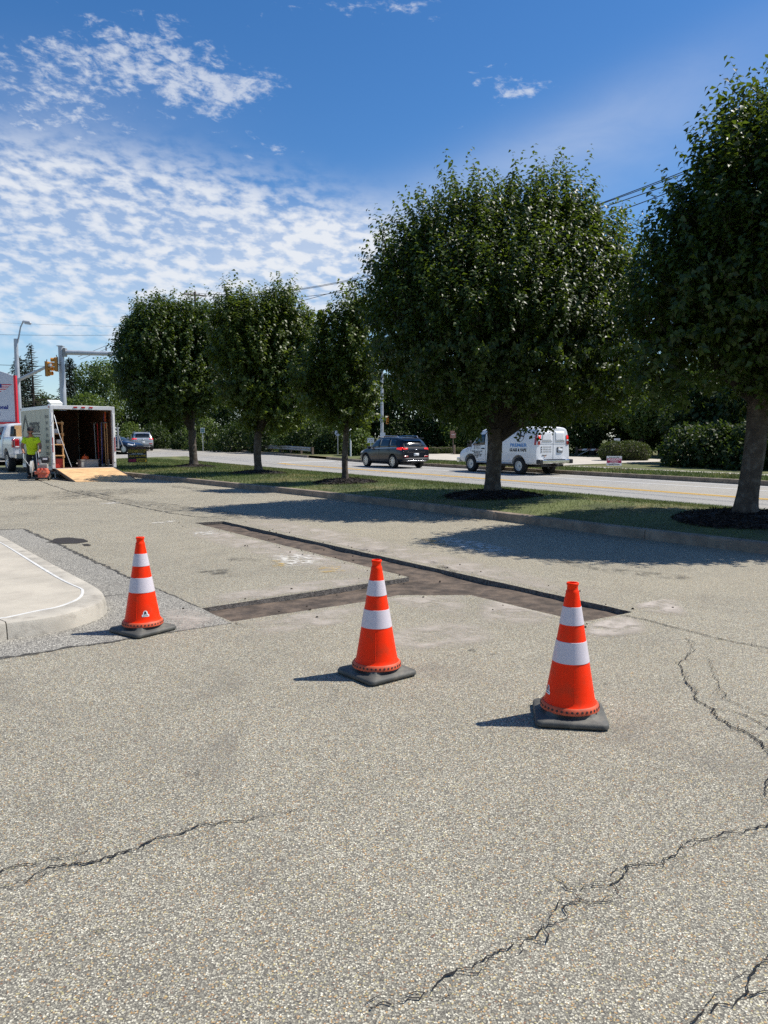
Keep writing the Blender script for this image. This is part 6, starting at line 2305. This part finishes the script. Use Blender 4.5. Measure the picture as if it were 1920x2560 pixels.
# mosquito sign beyond the far kerb
q = at(1535, 1165, 37.0)
p = Vector((q.x, q.y, zf(q.x, q.y) + fvz(q.dot(N))))
r_, blk, tx = yard_sign('white and magenta mosquito control sign on the far verge', p, facing(p) - R(4), .70, .46, .11, 'sign_white')
tx('412-419-2493', 0, .365, .084, 'ink', align='CENTER', bold=.002)
blk('magenta_band', -.335, .335, .13, .345, 'sign_magenta')
tx('MOSQUITO', 0, .245, .112, 'sign_white', align='CENTER', bold=.004)
tx('AUTHORITY', 0, .15, .070, 'sign_white', align='CENTER', bold=.002)
tx('BugsBITE.com', 0, .035, .088, 'ink', align='CENTER', bold=.003)


def post_sign(name, label, px_, d, y_top, y_bot, w, m, post_m='galv', shape='rect', rz=None, base=None):
    """sign panel between two pixel rows on a post that stands on the ground"""
    g = gnd(gpt(px_, d)) + Vector((0, 0, .05))
    zt, zb = at(px_, y_top, d).z - g.z, at(px_, y_bot, d).z - g.z
    root = thing(name, label, 'sign', g, facing(g) if rz is None else rz)
    otube('post', [(0, .03, -.2), (0, .03, zt - .02)], .028, post_m, root, 8)
    if shape == 'oct':
        r = (zt - zb) / 2
        b = MB()
        P = [(r * math.cos(R(22.5 + 45 * k)), r * math.sin(R(22.5 + 45 * k))) for k in range(8)]
        b.prism(P, -.004, .004).map(lambda v: Vector((v.x, v.z, v.y + (zt + zb) / 2)))
        b.obj('panel', m, root)
    else:
        obox('panel', (0, 0, (zt + zb) / 2), (w, .008, zt - zb), m, root, .003)
    return root, zt, zb


r_, zt, zb = post_sign('road_sign', 'grey back of an octagonal sign beside the slim tree', 845, 58, 1074, 1090, .4, 'sign_grey', shape='oct')
r_, zt, zb = post_sign('road_sign', 'small white route sign SR 4003 left of the black car', 927, 52, 1095, 1107, .45, 'sign_white')
h_ = zt - zb
text_obj('lettering', 'SR 4003', h_ * .40, 'ink', r_, lambda a, c: (a, -.006, zb + h_ * .56 + c), align='CENTER', sx=.9)
text_obj('lettering', 'RD', h_ * .40, 'ink', r_, lambda a, c: (a + .06, -.006, zb + h_ * .12 + c), align='CENTER')
b = MB()
b.add([(-.12, -.006, zb + h_ * .26), (-.06, -.006, zb + h_ * .42), (-.06, -.006, zb + h_ * .10)], [(0, 1, 2)])
b.obj('arrow', 'ink', r_, fix=False)
r_, zt, zb = post_sign('road_sign', 'faded red notice board on a post above the low hedges', 1132, 60, 1077, 1095, .44, 'sign_brown', 'wood_pole')
for k in range(3):
    obox('notice_line', (0, -.006, zb + (zt - zb) * (.25 + .22 * k)), (.24, .002, .03), 'sign_white' if k == 1 else 'ink_grey', r_)
r_, zt, zb = post_sign('road_sign', 'small white notice behind the large rounded hedge', 1540, 52, 1096, 1109, .40, 'sign_white')
for k in range(3):
    obox('notice_line', (0, -.006, zb + (zt - zb) * (.28 + .2 * k)), (.24, .002, .02), 'ink_grey', r_)
r_, zt, zb = post_sign('road_sign', 'green and white street sign behind the leftmost tree', 509, 68, 1070, 1082, .36, 'sign_white', 'galv')
obox('green_field', (0, -.006, (zt + zb) / 2), (.30, .003, (zt - zb) * .8), mat('sign_green', (.02, .12, .10), .5), r_)
text_obj('lettering', 'ST', (zt - zb) * .5, 'sign_white', r_, lambda a, c: (a, -.009, zb + (zt - zb) * .3 + c), align='CENTER')
# white marker posts
def marker(label, px_, d, y_top, r):
    g = gnd(gpt(px_, d)) + Vector((0, 0, .05))
    root = thing('marker_post', label, 'post', g)
    zt = at(px_, y_top, d).z - g.z
    otube('post', [(0, 0, -.2), (0, 0, zt)], r, 'sign_white', root, 10)
    MB().lathe([(r, zt), (r * 1.8, zt + r), (r * 1.9, zt + 2 * r), (r, zt + 3.2 * r), (.003, zt + 3.5 * r)], 12).obj('cap', 'sign_white', root, smooth=True)
    return root


marker('thin white post with round top beside the slim tree', 877, 55, 1079, .055)
marker('short white marker post behind the guard rail', 416, 82, 1089, .06)

# guard rail
gr = thing('guard_rail', 'weathered steel guard rail along the far road edge', 'guard rail', (0, 0, 0))
t0 = 52.0
k = 0
prof_w = [(-.155, 0), (-.10, .035), (-.055, .035), (0, -.02), (.055, .035), (.10, .035), (.155, 0)]
rg = random.Random(21)
while t0 < 118:
    V = []
    sg_ = rg.uniform(-.03, .03)
    za = .50 + .03 * math.sin(k * 1.7)
    zb_ = .50 + .03 * math.sin((k + 1) * 1.7)
    for tt, zz in ((t0 - .04, za), (t0 + 3.81, zb_)):
        for (dz, dn) in prof_w:
            q = ST(26.0 - dn, tt)
            V.append((q.x, q.y, q.z + .165 + zz - .10 + dz))
    for tt, zz in ((t0 - .04, za), (t0 + 3.81, zb_)):
        for (dz, dn) in prof_w:
            q = ST(26.03 - dn, tt)
            V.append((q.x, q.y, q.z + .165 + zz - .10 + dz))
    n7 = 7
    Fc = [(i, i + 1, n7 + i + 1, n7 + i) for i in range(6)] + [(14 + i, 14 + n7 + i, 14 + n7 + i + 1, 14 + i + 1) for i in range(6)]
    Fc += [(0, n7, 14 + n7, 14), (6, 20, 27, 13)]
    b = MB()
    b.add(V, Fc)
    b.obj('rail_beam', 'galv_rust', gr)
    for e in (0, 1.9):
        q = ST(26.17, t0 + e)
        MB().box((q.x, q.y, q.z + .165 + .17), (.12, .15, .80), rz=math.atan2(U.y, U.x)).obj('rail_post', 'wood_pole', gr)
    t0 += 3.81
    k += 1

# barrier gate by the hedge
g = gnd(gpt(1440, 56)) + Vector((0, 0, .05))
bg_ = thing('barrier_gate', 'red and white striped barrier boom beside the large hedge', 'barrier', g, facing(g) + R(4))
obox('gate_post', (0, 0, .30), (.16, .16, .72), 'bark', bg_, .01)
zb0 = at(1470, 1124, 56).z - g.z
n_ = 9
for k in range(n_):
    m_ = 'sign_brown' if k % 2 == 0 else 'sign_white'
    x = .10 + .30 * k
    b = MB()
    sl = .06
    b.add([(x - sl, -.02, zb0 - .06), (x + .30 - sl, -.02, zb0 - .06), (x + .30 + sl, -.02, zb0 + .06), (x + sl, -.02, zb0 + .06), (x - sl, .02, zb0 - .06), (x + .30 - sl, .02, zb0 - .06), (x + .30 + sl, .02, zb0 + .06), (x + sl, .02, zb0 + .06)],
          [(0, 1, 2, 3), (7, 6, 5, 4), (0, 4, 5, 1), (3, 2, 6, 7), (0, 3, 7, 4), (1, 5, 6, 2)])
    b.obj('boom_stripe', m_, bg_)
otube('brace', [(.05, 0, .02), (.85, 0, zb0 - .05)], .03, 'saw_grey', bg_)
obox('boom_rest', (2.75, 0, .28), (.12, .12, .66), 'bark', bg_, .01)
# wooden post with sagging rope by the hedges
g = gnd(gpt(1135, 59)) + Vector((0, 0, .05))
wp = thing('wooden_post', 'short wooden post with a rope between the low hedges', 'post', g)
otube('post', [(0, 0, -.2), (0, 0, at(1135, 1112, 59).z - g.z)], [.09, .085], 'wood_pole', wp, 10)
zt_ = at(1135, 1117, 59).z - g.z
otube('rope', [(0, 0, zt_), (-.9, .1, zt_ - .10), (-1.7, .2, zt_ - .04)], .02, 'wood_pole', wp, 6)

# ------------------------------------------------------------------ traffic signals and lamps
def signal_head(name, label, p, rz, s=1.0, lit=None):
    root = thing(name, label, 'traffic light', p, rz)
    obox('housing', (0, 0, 0), (.30 * s, .22 * s, 1.0 * s), 'signal_yellow', root, .03)
    obox('backplate', (0, .10 * s, 0), (.34 * s, .02, 1.06 * s), 'black', root, .01)
    for k in range(3):
        z = (.32 - .32 * k) * s
        vz = MB().lathe([(.13 * s, 0), (.14 * s, -.26 * s), (.128 * s, -.26 * s), (.12 * s, 0)], 16, 'Y', (0, -.11 * s, z), close=True).obj('visor', 'signal_yellow', root, smooth=True)
        MB().lathe([(.12 * s, -.125 * s), (.07 * s, -.145 * s), (.002, -.15 * s)], 14, 'Y', (0, 0, z)).obj('lens', ('lamp_red', 'amber', 'black')[k], vz, smooth=True)
    otube('bracket', [(0, .05, .5 * s), (0, .02, .66 * s)], .025, 'black', root)
    return root


# pole with mast arm across the road
g = gnd(gpt(166, 48)) + Vector((0, 0, .2))
zt = at(154, 866, 48).z
mp = thing('signal_pole', 'thick grey traffic signal pole with a long mast arm to the right', 'pole', (g.x, g.y, g.z))
otube('pole', [(0, 0, -.1), (0, 0, 3), (-.02, 0, zt - g.z)], [.22, .19, .165], 'pole_paint', mp, 16)
obox('pole_cap', (-.04, 0, zt - g.z + .02), (.38, .38, .05), 'pole_paint', mp, .02)
za = at(170, 881, 48).z - g.z
obox('arm_flange', (.22, 0, za), (.16, .30, .52), 'galv_rust', mp, .02)
e = at(480, 889, 48)
otube('mast_arm', [(.24, 0, za), (2.2, 0, za - .06), (e.x - g.x, 0, e.z - g.z)], [.15, .135, .10], 'pole_paint', mp, 12)
otube('arm_fitting', [(2.75, 0, za + .10), (2.75, 0, za + .35)], .04, 'black', mp)
q = at(141, 911, 47.5)
signal_head('traffic_light', 'yellow traffic light mounted on the thick signal pole', q, R(-75), .85)
otube('light_bracket', [(q.x - g.x + .05, q.y - g.y, q.z - g.z), (-.02, 0, q.z - g.z)], .04, 'black', mp)

g = gnd(gpt(55, 50)) + Vector((0, 0, .2))
lp = thing('street_lamp', 'tall grey pole with street lamp and signal arm behind the bank sign', 'street lamp', g)
zt = at(41, 847, 50).z - g.z
otube('pole', [(0, 0, -.1), (0, 0, 3), (0, 0, zt)], [.20, .17, .125], 'pole_paint', lp, 14)
hd = at(58, 804, 50) - g
a0 = at(44, 856, 50) - g
otube('lamp_arm', [a0, a0.lerp(hd, .35) + Vector((-.03, 0, 0)), a0.lerp(hd, .7) + Vector((-.06, 0, .05)), hd], [.06, .05, .045, .04], 'pole_paint', lp, 8)
MB().box((0, 0, 0), (.62, .26, .14), taper=.7).map(lambda v: v + hd + Vector((.24, 0, -.02 - .15 * v.x))).obj('lamp_head', 'pole_paint', lp, bevel=.04)
MB().box((0, 0, 0), (.40, .20, .08), taper=.8).map(lambda v: v + hd + Vector((.28, 0, -.14 - .15 * v.x))).obj('lamp_glass', 'lamp_clear', lp, bevel=.02)
s0, s1 = at(46, 950, 50) - g, at(127, 912, 45) - g
otube('signal_arm', [s0, s0.lerp(s1, .5), s1], [.12, .10, .075], 'pole_paint', lp, 10)
q = at(119, 922, 45.3)
signal_head('traffic_light', 'yellow traffic light hanging from the signal arm behind the sign', q, R(80), .82)

g = gnd(gpt(955, 52)) + Vector((0, 0, .05))
pp = thing('signal_pole', 'grey signal pole partly hidden by the biggest tree above the black car', 'pole', g)
otube('pole', [(0, 0, -.1), (0, 0, 6.2)], [.11, .09], 'galv', pp, 12)
obox('control_box', (-.16, -.02, at(950, 1045, 52).z - g.z), (.16, .16, .34), 'galv', pp, .01)
obox('walk_sign', (.05, -.13, at(955, 1086, 52).z - g.z), (.34, .01, .24), 'sign_white', pp)
q = at(968, 1050, 51.6)
signal_head('traffic_light', 'small yellow traffic light on the pole above the black car', q, R(15), .52)
otube('light_bracket', [(0, 0, q.z - g.z), (q.x - g.x, q.y - g.y + .04, q.z - g.z)], .03, 'black', pp)

# ------------------------------------------------------------------ bank sign at the left edge
D = 35.5
g = at(44, 1060, D)
gx, gz = g.x, -.02
bs = thing('bank_sign', 'grey bank sign with red edge and flag wing above an ATM panel', 'sign', (gx, D, gz), R(5))
zb, zt = at(44, 1055, D).z - gz, at(42, 940, D).z - gz
Wd = 2.5
P = [(-Wd, zb), (-.05, zb), (-.05, zt)]
for k in range(1, 11):
    f = k / 10
    P.append((-.05 - (Wd - .05) * f, zt + .30 * math.sin(math.pi * f)))
bd = MB().prism(P, -.08, .08).map(lambda v: Vector((v.x, -v.z, v.y))).obj('board', 'sign_grey', bs)
obox('red_edge', (-.01, 0, (zb + zt) / 2), (.09, .20, zt - zb + .04), 'red_ink', bs)
obox('red_edge', (-Wd + .0, 0, (zb + zt) / 2), (.10, .27, zt - zb + .04), 'red_ink', bs)
obox('red_base', (-Wd / 2, 0, zb - .05), (Wd + .12, .27, .09), 'red_ink', bs)
obox('sign_ledge', (-Wd / 2, 0, zb - .13), (Wd + .02, .22, .06), 'aluminium', bs)
obox('atm_panel', (-Wd / 2 - .05, 0, zb - .36), (Wd - .1, .22, .38), 'sign_white', bs)
obox('red_base', (-Wd / 2 - .05, 0, zb - .59), (Wd - .05, .24, .06), 'red_ink', bs)
for x in (-.35, -Wd + .35):
    obox('sign_leg', (x, 0, (zb - .6) / 2), (.22, .18, zb - .62), 'sign_grey', bs)
pf = lambda a, c: (a, -.126, c)
def bank_txt(s_, px0, py0, size, m_, **kw):
    q0 = at(px0, py0, D)
    return text_obj('lettering', s_, size, m_, bs, lambda a, c: (q0.x - gx + a, -.087, q0.z - gz + c), **kw)
bank_txt('National', -25.5, 1022.5, .245, 'navy_ink', bold=.010, sx=1.06)
bank_txt('Bank', -25.5, 1037, .245, 'navy_ink', bold=.010, sx=1.12)
bank_txt('ATM', -10, 1070.5, .22, 'red_ink', bold=.006, sx=1.15)
for k, (x0, x1, m_) in enumerate(((-14, 32.5, 'red_ink'), (-10, 28, 'sign_white'), (-8, 26, 'red_ink'), (-6, 22, 'sign_white'), (-4, 20, 'red_ink'), (-3, 14, 'sign_white'), (-2, 8, 'red_ink'))):
    y0 = 961.0 + k * 2.75
    a, b_ = at(x0, y0, D), at(x1, y0, D)
    c, d_ = at(x1 - 5, y0 + 2.75, D), at(x0, y0 + 2.75, D)
    bb = MB()
    bb.add([(v.x - gx, -.085, v.z - gz) for v in (a, b_, c, d_)], [(0, 1, 2, 3)])
    bb.obj('flag_stripe', m_, bs, fix=False)
a, c = at(-14, 960.5, D), at(7.5, 970, D)
bb = MB()
bb.add([(a.x - gx, -.088, c.z - gz), (c.x - gx, -.088, c.z - gz), (c.x - gx, -.088, a.z - gz), (a.x - gx, -.088, a.z - gz)], [(0, 1, 2, 3)])
bb.obj('flag_canton', 'navy_ink', bs, fix=False)

# ------------------------------------------------------------------ utility poles and wires
def util_pole(label, p, top):
    root = thing('utility_pole', label, 'utility pole', p, HEAD)
    otube('pole', [(0, 0, -.2), (0, 0, top * .5), (0, 0, top)], [.17, .15, .12], 'wood_pole', root, 10)
    obox('crossarm', (0, 0, top - .35), (.12, 2.5, .13), 'wood_pole', root, .01)
    for y in (-1.1, -.45, .45, 1.1):
        MB().lathe([(.03, 0), (.055, .03), (.05, .08), (.06, .10), (.04, .15), (.005, .17)], 10, 'Z', (0, y, top - .285)).obj('insulator', 'ink_grey', root, smooth=True)
    for y in (-.8, .8):
        otube('brace', [(0, y, top - .42), (.02, 0, top - 1.0)], .02, 'steel', root, 6)
    return root


pA = ST(27, 80.7)
topA = at(498, 729, pA.y).z - pA.z
util_pole('wooden utility pole with crossarm above the tree tops', pA, topA)
pB = ST(27, -17.8)
util_pole('wooden utility pole that carries the wires on at the right', pB, topA)


def wire(label, pts, r=.016):
    o = MB().tube(pts, r, 5).obj('overhead_wire', 'wire', None, smooth=True)
    return tag(o, label, 'wire', 'overhead wires')


cross = Vector((-math.sin(HEAD), math.cos(HEAD), 0))
for y, lab, dz in ((-1.1, 'topmost overhead wire rising to the right behind the big trees', 0.0), (.45, 'second overhead wire rising to the right behind the big trees', -.6), (1.1, 'third overhead wire rising to the right behind the big trees', -1.5)):
    P = []
    for i in range(41):
        f = i / 40
        s_ = 80.7 - 98.5 * f
        q = ST(27, s_, rise=False)
        tau = 98.5 * f
        z = (pA.z + topA - .12) + (-.1763 * tau + .00179 * tau * tau) + dz * math.sin(math.pi * f)
        P.append(Vector((q.x, q.y, z)) + cross * y)
    wire(lab, P, .019)
P = []
for i in range(31):
    f = i / 30
    q = ST(27, 80.7 - 98.5 * f, rise=False)
    P.append(Vector((q.x, q.y, pA.z + topA - 3.4 - 6.5 * f * (1 - f))))
wire('lower overhead cable between the two biggest trees', P, .02)
for (y0, y1, d0, d1, x1, r, lab) in ((831.6, 834, 84, 84, 480, .016, 'dark wire crossing the sky above the street lamp arm'), (801, 818, 88, 84, 480, .008, 'faint wire above the street lamp'),
                                     (906, 917, 70, 74, 480, .022, 'thick wire passing behind the traffic signals')):
    a, b_ = at(-220, y0 - (y1 - y0) * .4, d0), at(x1, y1, d1)
    P = [a.lerp(b_, i / 20) - Vector((0, 0, 1.0 * (i / 20) * (1 - i / 20))) for i in range(21)]
    wire(lab, P, r)
for (a, b_, lab) in (((195, 892), (498, 748), 'upper slanting wire running down to the signal mast arm'), ((200, 898), (498, 756), 'lower slanting wire running down to the signal mast arm')):
    A, B_ = at(a[0], a[1], 60), at(b_[0], b_[1], pA.y)
    wire(lab, [A.lerp(B_, i / 16) - Vector((0, 0, 1.2 * (i / 16) * (1 - i / 16))) for i in range(17)], .018)
